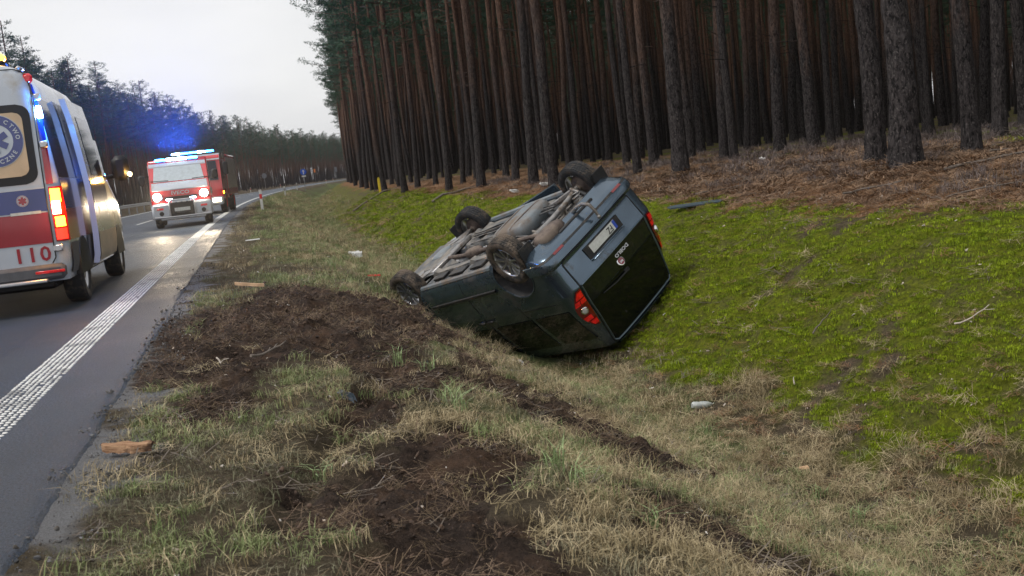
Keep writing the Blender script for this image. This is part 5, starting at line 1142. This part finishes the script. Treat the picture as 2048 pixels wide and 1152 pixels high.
o = MB().prism([(-.48, -.17), (.30, -.20), (.46, -.02), (.40, .16), (-.30, .19), (-.46, .06)], 0, .02, 'z').build('flat_panel', pm('grey panel', (.07, .10, .12), .4, var=.2, vs=6), None, 20); o.location = (x, y, gz1(x, y) + .035); o.rotation_euler = (.03, -.02, .15); tag(o, 'flat grey panel torn off and lying on top of the bank', 'panel')
# bottle
x, y = 1.55, 9.35
bt = empty('bottle', (x, y, gz1(x, y) + .06), (0, .12, .22), label='crushed clear plastic bottle lying in the ditch', cat='bottle')
QB = Matrix.Rotation(R(-90), 4, 'Z')
MB().lathe([(0, 0), (.025, .0), (.033, .01), (.034, .05), (.030, .07), (.034, .09), (.033, .14), (.030, .16), (.022, .19), (.013, .205), (.013, .225)], 18, QB).build('shell', pm('cloudy plastic', (.62, .66, .64), .2, coat=1, var=.15, vs=40, alpha=.8), bt, 50)
MB().lathe([(0, .24), (.016, .24), (.016, .218), (0, .218)], 16, QB).build('cap', pm('bottle cap', (.10, .32, .26), .4), bt)
# sticks and branches
M_stick = pm('grey dead branch', (.15, .125, .105), .9, var=.35, vs=15, bmp=.4); M_stickp = pm('pale barkless stick', (.50, .44, .38), .8, var=.2, vs=15)
def stick(x, y, L, rz, r, label, mat=M_stick, forks=2, seed=1, name='dead_branch', lift=.03):
    q = random.Random(seed); b = MB(); pts = []
    for i in range(7): f = i / 6 - .5; px, py = f * L, .06 * L * math.sin(3 * f + seed); wx, wy = x + px * math.cos(rz) - py * math.sin(rz), y + px * math.sin(rz) + py * math.cos(rz); pts.append(Vector((wx - x, wy - y, gz1(wx, wy) + lift + .03 * L * q.random() - gz1(x, y))))
    b.tube(pts, [r * (1 - .1 * i) for i in range(7)], 7)
    for k in range(forks):
        i = q.randint(2, 5); a = rz + q.choice((-1, 1)) * q.uniform(.4, .9); l = L * q.uniform(.2, .4); p = pts[i]; b.tube([p, p + Vector((math.cos(a) * l * .5, math.sin(a) * l * .5, .04 * l)), p + Vector((math.cos(a) * l, math.sin(a) * l, .12 * l))], [r * .55, r * .4, r * .2], 5)
    o = b.build(name, mat, None, 60); o.location = (x, y, gz1(x, y)); tag(o, label, 'branch'); return o
stick(-1.70, 6.95, .30, .9, .011, 'forked twig on the soil left of the tyre rut', M_stick, 3, 2, lift=.07); stick(6.9, 14.1, 1.6, .05, .026, 'thick dark fallen branch right of the thickest pine', M_stick, 2, 3)
stick(5.5, 11.4, 1.2, .1, .012, 'long thin fallen branch at the right frame edge', M_stick, 3, 4); stick(3.58, 7.96, .26, -.35, .008, 'curved pale twig on the mossy bank', M_stickp, 1, 5, lift=.06)
stick(2.86, 9.48, .35, .6, .008, 'thin brown twig on the moss right of the car', M_stick, 0, 6, lift=.06); stick(2.38, 8.83, .17, 1.2, .007, 'short pale twig upright on the moss below the car', M_stickp, 0, 7, lift=.06)
stick(-1.2, 36.5, 2.6, .3, .05, 'dead branch heap at the foot of the forest left of the car', M_stick, 4, 8); stick(-6.2, 55, 3.5, .15, .06, 'dark brushwood beside the yellow marker post', M_stick, 5, 9)
stick(-1.95, 6.7, .16, -.7, .006, 'small straight twig on the dark soil near the asphalt', M_stickp, 0, 10, lift=.08)
for i, (x, y, L, rz, w) in enumerate([(4.9, 13.6, .9, .2, 'beneath the stout trunks'), (3.6, 17.5, .7, -.2, 'between the panel and the trunks'), (6.0, 19.5, 1.1, .5, 'left of the stout scaly trunk'), (8.3, 16.2, 1.4, .3, 'in front of the upright trunk on the right'), (9.3, 19.2, 1.3, -.1, 'behind the upright trunk on the right')]):
    stick(x, y, L, rz, .016, 'dry fallen branch on the litter ' + w, M_stick, 3, 20 + i)
# tufts of longer green grass that stand out on the verge
def tuft(x, y, label, n=22, h=.2, seed=0, mat=None):
    b = MB(); r = random.Random(seed)
    for k in range(n): a = r.uniform(0, 6.283); q = .05 * math.sqrt(r.random()); blade(b, q * math.cos(a), q * math.sin(a), r.uniform(.5, 1) * h * 1.05, .0062, r.uniform(0, 6.283), r.uniform(.1, .7), r.uniform(.2, .9))
    o = b.build('grass_tuft', mat or M_tuft, None, 0); o.location = (x, y, gz1(x, y)); tag(o, label, 'grass tuft', 'single green grass tufts')
M_tuft = pm('fresh grass blades', (.26, .35, .15), .55, var=.35, vs=25)
for i, (x, y, w, h) in enumerate([(-.86, 7.25, 'on the torn soil below the car\'s front wheel', .2), (-.62, 6.9, 'right of the tuft below the car\'s front wheel', .17), (-.43, 5.75, 'beside the middle of the wheel rut', .16), (-.94, 4.45, 'left of the deep rut', .14), (.10, 4.35, 'low on the slope right of the soil patch', .2), (.18, 4.15, 'just below another on the slope right of the soil', .17), (.45, 3.9, 'far right on the lower slope', .14), (-.35, 5.55, 'right beside the rut\'s middle tuft', .18), (-2.5, 14.6, 'behind the soil heap at its crest', .3), (-3.4, 18, 'far along the verge beyond the heap', .3), (1.95, 6.8, 'at the foot of the mossy bank', .12), (1.5, 8.5, 'beside the plastic bottle', .14), (2.0, 6.2, 'dark, low on the brown bank', .13)]):
    tuft(x, y, 'fresh green grass tuft ' + w, 18, h, i)
# ------------------------------------------------------------------ haze volume added so the beacons and headlamps glow
hb = MB().box((0, 480, 12), (2400, 1500, 30)).build('haze', None or M_black, None, 0); hb.data.materials.clear()
hm = bpy.data.materials.new('haze air'); hm.use_nodes = True; hn = hm.node_tree; hn.nodes.clear()
ho = hn.nodes.new('ShaderNodeOutputMaterial'); hv = hn.nodes.new('ShaderNodeVolumePrincipled'); hv.inputs['Color'].default_value = (.86, .86, .92, 1); hv.inputs['Density'].default_value = .0003; hv.inputs['Anisotropy'].default_value = .85
hn.links.new(hv.outputs[0], ho.inputs['Volume']); hb.data.materials.append(hm); tag(hb, kind='stuff', label='thin grey haze added over the whole road to make the beacons glow', cat='haze')
scene.cycles.volume_bounces = 0
